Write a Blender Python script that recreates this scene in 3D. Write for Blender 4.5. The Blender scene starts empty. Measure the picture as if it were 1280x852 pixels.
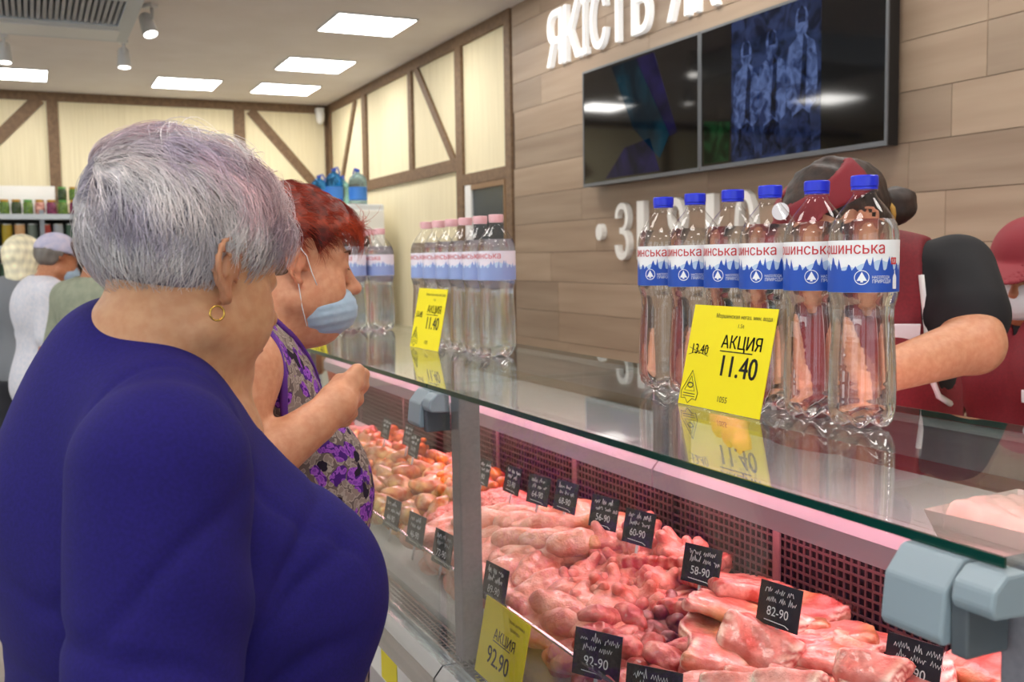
import bpy, bmesh, math, random
import numpy as np
from mathutils import Matrix, Vector
random.seed(7)
sc = bpy.context.scene
COL = sc.collection
PI = math.pi

# ------------------------------------------------------------------ camera
CAM = bpy.data.cameras.new('camera'); cam = bpy.data.objects.new('camera', CAM); COL.objects.link(cam)
_y, _p, _r = math.radians(25.221), math.radians(4.708), math.radians(-0.88)
_F = Vector((math.sin(_y)*math.cos(_p), math.cos(_y)*math.cos(_p), -math.sin(_p)))
_R = Vector((math.cos(_y), -math.sin(_y), 0)); _U = _R.cross(_F)
_R2 = _R*math.cos(_r) + _U*math.sin(_r); _U2 = _U*math.cos(_r) - _R*math.sin(_r)
cam.matrix_world = Matrix(((_R2.x, _U2.x, -_F.x, 0), (_R2.y, _U2.y, -_F.y, 0), (_R2.z, _U2.z, -_F.z, 1.48), (0, 0, 0, 1)))
CAM.sensor_fit = 'HORIZONTAL'; CAM.sensor_width = 36; CAM.lens = 35.72
CAM.clip_start = 0.02; CAM.clip_end = 100
CAM.dof.use_dof = True; CAM.dof.focus_distance = 1.35; CAM.dof.aperture_fstop = 9.0
sc.camera = cam

# ------------------------------------------------------------------ world, exposure
w = bpy.data.worlds.new('World'); sc.world = w; w.use_nodes = True
bg = w.node_tree.nodes['Background']; bg.inputs[0].default_value = (0.80, 0.90, 1.0, 1); bg.inputs[1].default_value = 3.0
sc.view_settings.view_transform = 'Standard'; sc.view_settings.look = 'None'
sc.view_settings.gamma = 1.0; sc.view_settings.use_curve_mapping = False
sc.view_settings.exposure = -0.12
sc.cycles.use_denoising = True
sc.cycles.max_bounces = 14; sc.cycles.transmission_bounces = 12; sc.cycles.transparent_max_bounces = 24
sc.cycles.glossy_bounces = 5; sc.cycles.diffuse_bounces = 4
sc.cycles.sample_clamp_indirect = 6.0
PANEL_E = 20.0      # ceiling panel luminance
PINK_E = 70.0       # meat lamp luminance

# ------------------------------------------------------------------ materials
def S(h):
    h = h.lstrip('#'); o = []
    for i in (0, 2, 4):
        v = int(h[i:i+2], 16)/255
        o.append(v/12.92 if v <= 0.04045 else ((v+0.055)/1.055)**2.4)
    return (o[0], o[1], o[2], 1)
MATS = {}
def M(name, c, rough=0.5, metal=0.0, c2=None, scale=20, stretch=(1, 1, 1), detail=3, bump=0, bscale=None, coat=0, sss=0, spec=0.5,
      lo=0.35, hi=0.65, attr=None, alpha=1, rand=False, emit=None, estr=0, sssc=(1, .3, .2)):
    if name in MATS: return MATS[name]
    m = bpy.data.materials.new(name); m.use_nodes = True; MATS[name] = m
    nt = m.node_tree; N = nt.nodes; Lk = nt.links; b = N['Principled BSDF']
    c = S(c) if isinstance(c, str) else c
    b.inputs['Base Color'].default_value = c
    b.inputs['Roughness'].default_value = rough; b.inputs['Metallic'].default_value = metal
    b.inputs['Specular IOR Level'].default_value = spec
    b.inputs['Coat Weight'].default_value = coat; b.inputs['Coat Roughness'].default_value = 0.08
    if sss:
        b.inputs['Subsurface Weight'].default_value = sss; b.inputs['Subsurface Radius'].default_value = sssc
        b.inputs['Subsurface Scale'].default_value = 0.006
    if emit:
        b.inputs['Emission Color'].default_value = S(emit); b.inputs['Emission Strength'].default_value = estr
    vec = None
    if c2 or bump:
        tc = N.new('ShaderNodeTexCoord'); mp = N.new('ShaderNodeMapping'); mp.inputs['Scale'].default_value = stretch
        Lk.new(tc.outputs['Object'], mp.inputs['Vector']); vec = mp.outputs['Vector']
        if rand:
            oi = N.new('ShaderNodeObjectInfo'); ad = N.new('ShaderNodeVectorMath'); ad.operation = 'ADD'
            mu = N.new('ShaderNodeMath'); mu.operation = 'MULTIPLY'; mu.inputs[1].default_value = 37.0
            Lk.new(oi.outputs['Random'], mu.inputs[0]); Lk.new(mu.outputs[0], ad.inputs[1]); Lk.new(vec, ad.inputs[0]); vec = ad.outputs[0]
    col = None
    if attr:
        at = N.new('ShaderNodeVertexColor'); at.layer_name = attr; col = at.outputs['Color']
    if c2:
        nz = N.new('ShaderNodeTexNoise'); nz.inputs['Scale'].default_value = scale; nz.inputs['Detail'].default_value = detail
        Lk.new(vec, nz.inputs['Vector'])
        cr = N.new('ShaderNodeValToRGB'); cr.color_ramp.elements[0].position = lo; cr.color_ramp.elements[1].position = hi
        cr.color_ramp.elements[0].color = c; cr.color_ramp.elements[1].color = S(c2) if isinstance(c2, str) else c2
        Lk.new(nz.outputs['Fac'], cr.inputs['Fac'])
        if col is not None:
            mx = N.new('ShaderNodeMix'); mx.data_type = 'RGBA'; mx.blend_type = 'MULTIPLY'; mx.inputs['Factor'].default_value = 1
            Lk.new(col, mx.inputs['A']); Lk.new(cr.outputs['Color'], mx.inputs['B']); col = mx.outputs['Result']
        else: col = cr.outputs['Color']
    if col is not None: Lk.new(col, b.inputs['Base Color'])
    if bump:
        n2 = N.new('ShaderNodeTexNoise'); n2.inputs['Scale'].default_value = bscale or scale; n2.inputs['Detail'].default_value = 4
        Lk.new(vec, n2.inputs['Vector'])
        bp = N.new('ShaderNodeBump'); bp.inputs['Strength'].default_value = bump; bp.inputs['Distance'].default_value = 0.004
        Lk.new(n2.outputs['Fac'], bp.inputs['Height']); Lk.new(bp.outputs['Normal'], b.inputs['Normal'])
    return m
def emitmat(name, c, s):
    if name in MATS: return MATS[name]
    m = bpy.data.materials.new(name); m.use_nodes = True; MATS[name] = m
    nt = m.node_tree; nt.nodes.clear(); e = nt.nodes.new('ShaderNodeEmission'); o = nt.nodes.new('ShaderNodeOutputMaterial')
    e.inputs[0].default_value = S(c) if isinstance(c, str) else c; e.inputs[1].default_value = s
    nt.links.new(e.outputs[0], o.inputs[0]); return m
def sheetglass(name, tint=(0.97, 0.99, 0.98, 1), ior=1.5, rough=0.0):
    # clear sheet: what is not mirrored passes straight through
    if name in MATS: return MATS[name]
    m = bpy.data.materials.new(name); m.use_nodes = True; MATS[name] = m
    nt = m.node_tree; nt.nodes.clear(); N = nt.nodes; L = nt.links
    o = N.new('ShaderNodeOutputMaterial'); t = N.new('ShaderNodeBsdfTransparent'); g = N.new('ShaderNodeBsdfGlossy'); mx = N.new('ShaderNodeMixShader')
    f = N.new('ShaderNodeLayerWeight'); f.inputs['Blend'].default_value = 0.5          # Schlick's law on both faces of the sheet
    pw = N.new('ShaderNodeMath'); pw.operation = 'POWER'; pw.inputs[1].default_value = 5.0; r0 = ((ior-1)/(ior+1))**2
    ma = N.new('ShaderNodeMath'); ma.operation = 'MULTIPLY_ADD'; ma.inputs[1].default_value = 1-r0; ma.inputs[2].default_value = r0
    L.new(f.outputs['Facing'], pw.inputs[0]); L.new(pw.outputs[0], ma.inputs[0])
    t.inputs[0].default_value = tint; g.inputs['Roughness'].default_value = rough
    L.new(ma.outputs[0], mx.inputs[0]); L.new(t.outputs[0], mx.inputs[1]); L.new(g.outputs[0], mx.inputs[2]); L.new(mx.outputs[0], o.inputs[0]); return m
def solidglass(name, c, ior, rough=0.0, clear=0.0):
    if name in MATS: return MATS[name]
    m = bpy.data.materials.new(name); m.use_nodes = True; MATS[name] = m
    nt = m.node_tree; nt.nodes.clear(); N = nt.nodes; L = nt.links
    o = N.new('ShaderNodeOutputMaterial'); g = N.new('ShaderNodeBsdfGlass'); g.inputs['Color'].default_value = c; g.inputs['IOR'].default_value = ior; g.inputs['Roughness'].default_value = rough
    if clear:
        t = N.new('ShaderNodeBsdfTransparent'); t.inputs[0].default_value = c; mx = N.new('ShaderNodeMixShader'); mx.inputs[0].default_value = clear
        L.new(g.outputs[0], mx.inputs[1]); L.new(t.outputs[0], mx.inputs[2]); L.new(mx.outputs[0], o.inputs[0])
    else: L.new(g.outputs[0], o.inputs[0])
    return m

# ------------------------------------------------------------------ mesh helpers
class MB:
    def __init__(s): s.v = []; s.f = []
    def add(s, v, f):
        o = len(s.v); s.v += [tuple(x) for x in v]; s.f += [tuple(i+o for i in q) for q in f]; return s
    def box(s, a, b):
        x0, y0, z0 = a; x1, y1, z1 = b
        return s.add([(x0,y0,z0),(x1,y0,z0),(x1,y1,z0),(x0,y1,z0),(x0,y0,z1),(x1,y0,z1),(x1,y1,z1),(x0,y1,z1)],
                     [(0,3,2,1),(4,5,6,7),(0,1,5,4),(1,2,6,5),(2,3,7,6),(3,0,4,7)])
    def lathe(s, prof, n=32, c=(0, 0, 0), mod=None, cap=True):
        v = []; f = []
        for r, z in prof:
            for k in range(n):
                a = 2*PI*k/n; rr, zz = (r, z) if mod is None else mod(r, z, a)
                v.append((c[0]+rr*math.cos(a), c[1]+rr*math.sin(a), c[2]+zz))
        m = len(prof)
        for j in range(m-1):
            for k in range(n):
                f.append((j*n+k, j*n+(k+1) % n, (j+1)*n+(k+1) % n, (j+1)*n+k))
        if cap: f.append(tuple(range(n-1, -1, -1))); f.append(tuple((m-1)*n+k for k in range(n)))
        return s.add(v, f)
    def tube(s, pts, r, n=8, closed=False):
        pts = [Vector(p) for p in pts]; m = len(pts); v = []; f = []
        rs = r if isinstance(r, (list, tuple)) else [r]*m
        up = Vector((0, 0, 1)); prev = None
        for i, p in enumerate(pts):
            if closed: t = pts[(i+1) % m]-pts[i-1]
            else: t = pts[min(i+1, m-1)]-pts[max(i-1, 0)]
            t.normalize()
            if prev is None:
                a = t.cross(up)
                if a.length < 1e-3: a = t.cross(Vector((1, 0, 0)))
            else: a = prev-t*prev.dot(t)
            a.normalize(); prev = a; b = t.cross(a)
            for k in range(n):
                q = 2*PI*k/n; v.append(p+(a*math.cos(q)+b*math.sin(q))*rs[i])
        for i in range(m if closed else m-1):
            j = (i+1) % m
            for k in range(n): f.append((i*n+k, i*n+(k+1) % n, j*n+(k+1) % n, j*n+k))
        if not closed: f.append(tuple(range(n-1, -1, -1))); f.append(tuple((m-1)*n+k for k in range(n)))
        return s.add(v, f)
    def prism(s, poly, axis, a, b):
        # poly: 2-D outline in the plane normal to axis, extruded from a to b
        n = len(poly)
        def P(u, v, t): return {'x': (t, u, v), 'y': (u, t, v), 'z': (u, v, t)}[axis]
        v = [P(u, q, a) for u, q in poly]+[P(u, q, b) for u, q in poly]
        f = [tuple(range(n-1, -1, -1)), tuple(range(n, 2*n))]+[(i, (i+1) % n, n+(i+1) % n, n+i) for i in range(n)]
        return s.add(v, f)
    def mesh(s, name, mat, smooth=False, bevel=0, fix=True):
        me = bpy.data.meshes.new(name); me.from_pydata([tuple(x) for x in s.v], [], s.f)
        if fix or bevel:
            bm = bmesh.new(); bm.from_mesh(me)
            if bevel: bmesh.ops.bevel(bm, geom=list(bm.edges), offset=bevel, segments=2, affect='EDGES', profile=0.5)
            bmesh.ops.recalc_face_normals(bm, faces=bm.faces); bm.to_mesh(me); bm.free()
        if mat: me.materials.append(MATS[mat] if isinstance(mat, str) else mat)
        if smooth: shade(me, smooth)
        return me
def shade(me, ang=True):
    me.polygons.foreach_set('use_smooth', [True]*len(me.polygons))
    if ang is not True: me.set_sharp_from_angle(angle=math.radians(ang))
def link(name, me, parent=None, loc=None):
    o = bpy.data.objects.new(name, me); COL.objects.link(o)
    if parent is not None: o.parent = parent
    if loc is not None: o.location = loc
    return o
def tag(o, label=None, cat=None, group=None, kind=None):
    if label: o['label'] = label
    if cat: o['category'] = cat
    if group: o['group'] = group
    if kind: o['kind'] = kind
    return o
def thing(name, label, cat, loc=(0, 0, 0), rz=0, group=None):
    o = bpy.data.objects.new(name, None); COL.objects.link(o); o.empty_display_size = 0.1
    o.location = loc; o.rotation_euler = (0, 0, rz); return tag(o, label, cat, group)
def copy_tree(o, parent=None):
    c = o.copy(); COL.objects.link(c); c.parent = parent
    for ch in list(o.children): copy_tree(ch, c)
    return c
def box(name, a, b, mat, parent=None, bevel=0): return link(name, MB().box(a, b).mesh(name, mat, bevel=bevel), parent)
_TX = {}
from mathutils.geometry import delaunay_2d_cdt
def text_mesh(s, size=1.0, mat=None, depth=0.0, align='LEFT', sx=1.0, bold=0.0):
    k = (s, size, mat, depth, align, sx, bold)
    if k in _TX: return _TX[k]
    cu = bpy.data.curves.new('lettering', 'FONT'); cu.body = s; cu.size = 1.0; cu.align_x = align; cu.resolution_u = 3; cu.fill_mode = 'NONE'
    ob = bpy.data.objects.new('t', cu); COL.objects.link(ob)
    dg = bpy.context.evaluated_depsgraph_get(); dg.update()
    me = bpy.data.meshes.new_from_object(ob.evaluated_get(dg)); bpy.data.objects.remove(ob)
    P = [Vector((v.co.x, v.co.y)) for v in me.vertices]; E = [tuple(e.vertices) for e in me.edges]; bpy.data.meshes.remove(me)
    D = []                                                # outlines as directed edges
    for i, j in E: D.append((min(i, j), max(i, j)) if abs(i-j) == 1 else (max(i, j), min(i, j)))
    mb = MB()
    if P:
        V2, _, F2, *_r = delaunay_2d_cdt(P, E, [], 0, 1e-6)
        A0 = np.array([P[i] for i, j in D]); B0 = np.array([P[j] for i, j in D]); keep = []
        for f in F2:
            c = sum((V2[i] for i in f), Vector((0, 0)))/len(f)
            up = (A0[:, 1] <= c.y) & (B0[:, 1] > c.y); dn = (A0[:, 1] > c.y) & (B0[:, 1] <= c.y)
            cr = (B0[:, 0]-A0[:, 0])*(c.y-A0[:, 1])-(c.x-A0[:, 0])*(B0[:, 1]-A0[:, 1])
            if int((up & (cr > 0)).sum())-int((dn & (cr < 0)).sum()) != 0: keep.append(tuple(f))
        for ox in ((0,) if not bold else (-bold/size, 0, bold/size)):
            q = [((v.x+ox)*sx*size, v.y*size, depth) for v in V2]; mb.add(q, keep)
            if depth:
                mb.add([(x, y, -depth) for x, y, z in q], [tuple(reversed(f)) for f in keep])
                cnt = {}
                for f in keep:
                    for i in range(len(f)): e = (f[i], f[(i+1) % len(f)]); cnt[e] = 1
                o = len(mb.v); mb.v += q+[(x, y, -depth) for x, y, z in q]; n = len(q)
                mb.f += [(o+j, o+i, o+n+i, o+n+j) for (i, j) in cnt if (j, i) not in cnt]
    me = mb.mesh('lettering', mat, fix=False); _TX[k] = me; return me
def basis(o, x, y, z, loc):
    o.matrix_local = Matrix(((x[0], y[0], z[0], loc[0]), (x[1], y[1], z[1], loc[1]), (x[2], y[2], z[2], loc[2]), (0, 0, 0, 1))); return o

# ------------------------------------------------------------------ shared materials
M('ceiling_paint', '#e4dedc', .85, c2='#dfd8d5', scale=3)
M('floor_tile', '#9d938b', .35, c2='#8d837b', scale=4)
M('cream_panel', '#e8dcba', .75, c2='#dfd2ae', scale=60, stretch=(1, 1, .03), bump=.05)
M('beam_wood', '#7d6248', .65, c2='#68503a', scale=30, stretch=(1, 1, 1), bump=.08)
M('plank_wood', '#a08a74', .55, c2='#87705c', scale=7, stretch=(1, .12, 1.6), detail=8, bump=.10, bscale=22, lo=.3, hi=.72, rand=True)
M('plank_wood_pale', '#a6907a', .55, c2='#8e7762', scale=6, stretch=(1, .12, 1.9), detail=8, bump=.10, bscale=22, lo=.3, hi=.72, rand=True)
M('plank_wood_grey', '#9a8672', .55, c2='#826d5a', scale=8, stretch=(1, .10, 1.5), detail=8, bump=.10, bscale=22, lo=.28, hi=.7, rand=True)
M('joint_dark', '#5a4635', .8)
M('white_plastic', '#e8e6e2', .4)
M('white_metal', '#d2d4d6', .35)
M('grey_paint', '#b9c0c6', .4)
M('clamp_grey', '#8897a0', .42)
M('clamp_dark', '#4f565c', .5)
M('alu', '#b7b9bf', .38, metal=.85, c2='#a9abb2', scale=40, stretch=(1, 1, .05))
M('steel', '#c9cbcf', .25, metal=1.0, c2='#b9bbc0', scale=60, stretch=(1, .05, 1))
M('post_grey', '#86848d', .45, metal=.0, c2='#7d7b84', scale=160)
M('black_plastic', '#101114', .35)
M('letter_white_glow', '#f3f3f1', .5, emit='#ffffff', estr=.35)  # faint glow added to brighten the upper letters; they are no lamps
M('letter_matt', '#dcdad4', .6); M('dark_wire', '#5a4347', .45, metal=.3)
M('shadow_back', '#3a2a2e', .7)
M('glass_edge', '#0d3b31', .15, spec=.7)
emitmat('panel_light', (1.0, .97, .92, 1), PANEL_E)
emitmat('spot_light', (1.0, .95, .88, 1), 9.0)
emitmat('pink_light', (1.0, .42, .46, 1), PINK_E); emitmat('pink_light_low', (1.0, .42, .46, 1), PINK_E*.22)
sheetglass('clear_glass'); sheetglass('top_glass', (.93, .965, .95, 1), 1.52); sheetglass('window_glass'); sheetglass('pet', (.985, .99, .99, 1), 1.45)
solidglass('water', (.985, .992, .995, 1), 1.33, clear=.25)

# ------------------------------------------------------------------ room
XW, YB, ZC = 3.12, 11.4, 3.21
XL, YF = -5.0, -3.5
YS = 6.54           # where the plank cladding ends and the cream panels begin
tag(box('floor', (XL-.2, YF-.2, -.1), (XW+.2, YB+.2, 0), 'floor_tile'), kind='structure')
tag(box('ceiling', (XL-.2, YF-.2, ZC), (XW+.2, YB+.2, ZC+.12), 'ceiling_paint'), kind='structure')
wb = tag(box('wall_back', (XL, YB, 0), (XW+.2, YB+.15, ZC), 'cream_panel'), kind='structure')
wr = tag(box('wall_right', (XW, YF, 0), (XW+.15, YB, ZC), 'cream_panel'), kind='structure')
# left and front walls have shop windows
def window_wall(name, axis, at, lo, hi, openings):
    mb = MB(); t = .15
    def bx(u0, u1, z0, z1):
        if axis == 'x': mb.box((at-t, u0, z0), (at, u1, z1))
        else: mb.box((u0, at-t, z0), (u1, at, z1))
    u = lo
    for (a, b, z0, z1) in openings:
        bx(u, a, 0, ZC); bx(a, b, 0, z0); bx(a, b, z1, ZC); u = b
    bx(u, hi, 0, ZC)
    return tag(link(name, mb.mesh(name, 'cream_panel')), kind='structure')
opl = [(-2.6, .2, .5, 2.7), (1.0, 4.0, .5, 2.7), (5.0, 8.0, .5, 2.7)]
opf = [(-4.2, -2.2, .3, 2.7), (-1.8, 1.0, .3, 2.7)]
window_wall('wall_left', 'x', XL, YF-.15, YB, opl); window_wall('wall_front', 'y', YF, XL, XW+.15, opf)
for i, (a, b, z0, z1) in enumerate(opl+opf):
    nm = 'window_%d' % (i+1); root = bpy.data.objects.new(nm, None); COL.objects.link(root); root['kind'] = 'structure'
    ax = i < 3
    def bb(n, u0, u1, q0, q1, d, m):
        if ax: return box(n, (XL-.1-d, u0, q0), (XL-.1+d, u1, q1), m, root)
        return box(n, (u0, YF-.1-d, q0), (u1, YF-.1+d, q1), m, root)
    bb('frame', a, b, z0, z0+.06, .03, 'white_plastic'); bb('frame', a, b, z1-.06, z1, .03, 'white_plastic')
    bb('frame', a, a+.06, z0+.06, z1-.06, .03, 'white_plastic'); bb('frame', b-.06, b, z0+.06, z1-.06, .03, 'white_plastic'); bb('frame', (a+b)/2-.03, (a+b)/2+.03, z0+.06, z1-.06, .03, 'white_plastic')
    bb('pane', a+.06, (a+b)/2-.03, z0+.06, z1-.06, .004, 'window_glass'); bb('pane', (a+b)/2+.03, b-.06, z0+.06, z1-.06, .004, 'window_glass')
# planks on the right wall
PW = .195; zt = 1.48+(1.803-1.48)*1.3          # one joint sits at this height
rows = []; z = zt-PW*12
while z < ZC: rows.append((max(z, 0), min(z+PW, ZC))); z += PW
rng = random.Random(3)
starts = {}
for i, (z0, z1) in enumerate(rows):
    if z1-z0 < .02: continue
    y = YF-rng.random()*1.2; L = 1.30
    # joints read off the photograph for the rows near the screens
    fixed = {12: 2.75-1.3*5, 13: 0.0, 14: 0.0, 10: 2.77-1.3*5, 11: 2.95-1.3*5}.get(i)
    if fixed is not None: y = fixed
    while y < YS:
        a, b = max(y, YF), min(y+L, YS-.02)
        if b-a > .03:
            o = box('plank', (XW-.014, a+.0012, z0+.0015), (XW, b-.0012, z1-.0015), rng.choice(['plank_wood', 'plank_wood', 'plank_wood_pale', 'plank_wood_grey']), wr)
        y += L
box('plank_backing', (XW-.006, YF, 0), (XW+.001, YS, ZC-.001), 'joint_dark', wr)
# half-timber boards
def board(parent, a, b, bev=.004): return box('beam', a, b, 'beam_wood', parent)
def sc13(y, z): return y*1.3, 1.48+(z-1.48)*1.3
def vboard(y0, y1, z0, z1): board(wr, (XW-.025, y0, z0), (XW, y1, z1))
board(wr, (XW-.026, YS, ZC-.09), (XW, YB-.0, ZC))
vboard(YS-.0, YS+.10, 0, ZC-.09)                      # beside the planks
vboard(5.72*1.3, 5.82*1.3, 0, ZC-.09)                 # beside the door
vboard(6.60*1.3, 6.67*1.3, 2.26, ZC-.09); vboard(7.64*1.3, 7.74*1.3, 2.27, ZC-.09)
board(wr, (XW-.024, 5.82*1.3, 2.17), (XW, YB-.15, 2.27))           # rail
board(wr, (XW-.0245, YS+.10, 2.045), (XW, 5.72*1.3, 2.13))              # lintel
vboard(YB-.14, YB, 0, ZC-.09)
def diag(parent, axis, p, q, wd):
    (u0, z0), (u1, z1) = p, q; L = math.hypot(u1-u0, z1-z0); nx, nz = -(z1-z0)/L*wd/2, (u1-u0)/L*wd/2
    poly = [(u0+nx, z0+nz), (u1+nx, z1+nz), (u1-nx, z1-nz), (u0-nx, z0-nz)]
    mb = MB()
    if axis == 'x': mb.prism(poly, 'x', XW-.022, XW)
    else: mb.prism(poly, 'y', YB-.022, YB)
    link('beam', mb.mesh('beam', 'beam_wood'), parent)
diag(wr, 'x', (6.53*1.3, 3.14), (5.86*1.3, 2.24), .075)
diag(wr, 'x', (7.93*1.3, 3.12), (8.42*1.3, 2.25), .075)
def bboard(x0, x1, z0, z1): board(wb, (x0, YB-.025, z0), (x1, YB, z1))
bboard(XL, XW-.03, ZC-.09, ZC); bboard(.17*1.3, .25*1.3, 0, ZC-.09); bboard(1.59*1.3, 1.68*1.3, 0, ZC-.09); bboard(2.36*1.3, XW-.03, 0, ZC-.09); bboard(-1.3*1.3, -1.2*1.3, 0, ZC-.09)
diag(wb, 'y', (1.73*1.3, 3.12), (2.31*1.3, 2.26), .10); diag(wb, 'y', (.12*1.3, 3.14), (-.35*1.3, 2.5), .12)
bboard(XL, .17*1.3, 2.0, 2.1)
# inner door with a glazed panel beyond the counter
d = bpy.data.objects.new('door_1', None); COL.objects.link(d); d['kind'] = 'structure'
y0, y1 = YS+.11, 5.71*1.3
box('door_leaf', (XW-.02, y0, 0), (XW-.002, y1, 1.5), 'beam_wood', d)
M('door_frame', '#8a6a4b', .5); M('door_dark', '#27333b', .25)
box('door_frame', (XW-.03, y0, 1.5), (XW-.004, y0+.02, 2.04), 'door_frame', d); box('door_frame', (XW-.03, y1-.16, 1.5), (XW-.004, y1-.04, 2.04), 'white_plastic', d); box('door_frame', (XW-.03, y0+.02, 2.0), (XW-.004, y1-.16, 2.04), 'door_frame', d)
box('pane', (XW-.014, y0+.02, 1.5), (XW-.008, y1-.16, 2.0), 'door_dark', d)

# ------------------------------------------------------------------ ceiling lights
def panel(x, y, label, s=.6):
    t = thing('ceiling_light', label, 'ceiling light', (x, y, ZC), 0, 'square light panels on the ceiling')
    h = s/2; mb = MB()
    for a, b in (((-h, -h), (h, -h+.012)), ((-h, h-.012), (h, h)), ((-h, -h+.012), (-h+.012, h-.012)), ((h-.012, -h+.012), (h, h-.012))):
        mb.box((a[0], a[1], -.012), (b[0], b[1], .0))
    link('frame', mb.mesh('frame', 'white_metal'), t)
    box('diffuser', (-h+.012, -h+.012, -.010), (h-.012, h-.012, -.001), 'panel_light', t)
panel(2.33, 7.38, 'largest bright square ceiling panel, nearest of those in view')
panel(2.37, 9.05, 'bright square ceiling panel, second behind the nearest one by the timbered wall')
panel(2.41, 10.4, 'small bright ceiling panel closest to the far room corner')
panel(1.45, 10.4, 'small bright ceiling panel above the grey-haired woman, at the far wall')
panel(-.07, 10.4, 'bright ceiling panel cut by the picture edge beside a spotlight')
for k, (x, y) in enumerate([(2.33, 5.7), (2.33, 4.0), (2.33, 2.3), (2.33, .6), (.0, 4.2), (.0, 2.4), (0, .6), (0, -1.2), (2.33, -1.2), (-2.2, 9), (-2.2, 7), (-2.2, 5), (-2.2, 3), (-2.2, 1), (-2.2, -1.2)]):
    panel(x, y, 'bright square ceiling panel out of view above the sales floor')
# ------------------------------------------------------------------ ceiling air conditioner, spotlights, camera
ac = thing('ceiling_air_conditioner', 'grey ceiling air conditioner box with slatted intake grille', 'air conditioner', (.05, 6.95, ZC))
mb = MB(); X0, X1, Y0, Y1, zb = -.62, .62, -.62, .62, -.22
ix0, ix1, iy0, iy1 = -.50, .53, -.55, .14
mb.box((X0, Y0, zb), (ix0, Y1, 0)); mb.box((ix1, Y0, zb), (X1, Y1, 0)); mb.box((ix0, Y0, zb), (ix1, iy0, 0)); mb.box((ix0, iy1, zb), (ix1, Y1, 0)); mb.box((ix0, iy0, -.05), (ix1, iy1, 0))
link('housing', mb.mesh('housing', 'grey_paint', bevel=.0), ac)
box('air_flap', (ix0-.02, .24, zb-.006), (ix1+.02, .56, zb-.0005), 'white_metal', ac)
M('slat_grey', '#a3a6aa', .5)
sl = MB().box((0, iy0, zb+.012), (.02, iy1, zb+.05)).mesh('slat', 'slat_grey')
for k in range(30): link('slat', sl, ac, (ix0+.012+k*.034, 0, 0))
def spotlight(x, y, tilt, rz, label):
    t = thing('ceiling_spotlight', label, 'spotlight', (x, y, ZC), rz, 'white ceiling spotlights')
    link('mount', MB().box((-.03, -.05, -.025), (.03, .05, 0)).mesh('mount', 'white_metal', bevel=.004), t)
    link('stem', MB().tube([(0, -.02, -.02), (0, -.02, -.10)], .012).mesh('stem', 'white_metal', True), t)
    h = link('lamp_head', MB().lathe([(.03, .09), (.042, .075), (.052, -.06), (.052, -.065), (.046, -.065), (.046, -.05)], 24).mesh('lamp_head', 'white_metal', 40), t, (0, .03, -.14))
    h.rotation_euler = (tilt, 0, 0)
    link('lamp_face', MB().lathe([(.045, -.058), (.045, -.054)], 24).mesh('lamp_face', 'spot_light'), h)
spotlight(.81, 7.35, math.radians(-25), .5, 'white spotlight close beside the air conditioner corner')
spotlight(.74, 8.6, math.radians(-8), 0, 'white spotlight hanging between the air conditioner and a ceiling panel')
spotlight(-.10, 8.7, math.radians(-8), 0, 'white spotlight at the picture edge above a cut-off ceiling panel')
t = thing('security_camera', 'small white security camera in the far ceiling corner', 'camera', (3.0, 11.30, ZC-.09))
link('bracket', MB().box((-.04, -.03, 0), (.04, .08, .05)).mesh('bracket', 'white_plastic', bevel=.005), t)
link('dome', MB().lathe([(.05, 0), (.05, -.05), (.045, -.09), (.03, -.12), (.008, -.135)], 20).mesh('dome', 'white_plastic', 40), t)

# ------------------------------------------------------------------ screens on the plank wall
M('screen_black', '#05060a', .06, spec=.6)
M('tv_bezel', '#6d7075', .35, metal=.5)
def screen(yr, yl, z0, z1, label):
    t = thing('wall_screen', label, 'screen', (XW-.014, (yl+yr)/2, z0), 0, 'two flat screens hung side by side')
    hw, h = (yl-yr)/2, z1-z0
    box('casing', (-.085, -hw+.002, .002), (-.03, hw-.002, h-.002), 'black_plastic', t); box('wall_mount', (-.03, -.2, h*.3), (0, .2, h*.7), 'black_plastic', t)
    bz = .012; mb = MB()
    for a, b in (((-hw, 0), (hw, bz+.008)), ((-hw, h-bz), (hw, h)), ((-hw, bz+.008), (-hw+bz, h-bz)), ((hw-bz, bz+.008), (hw, h-bz))):
        mb.box((-.092, a[0], a[1]), (-.084, b[0], b[1]))
    link('bezel', mb.mesh('bezel', 'tv_bezel'), t)
    box('display', (-.0895, -hw+bz, bz+.008), (-.085, hw-bz, h-bz), 'screen_black', t)
    return t
screen(4.195, 5.365, 1.889, 2.566, 'dark glossy wall screen nearer the timbered wall, switched-off look')
tv = screen(2.975, 4.19, 1.889, 2.566, 'wall screen showing an old bluish picture of three figures')
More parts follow.
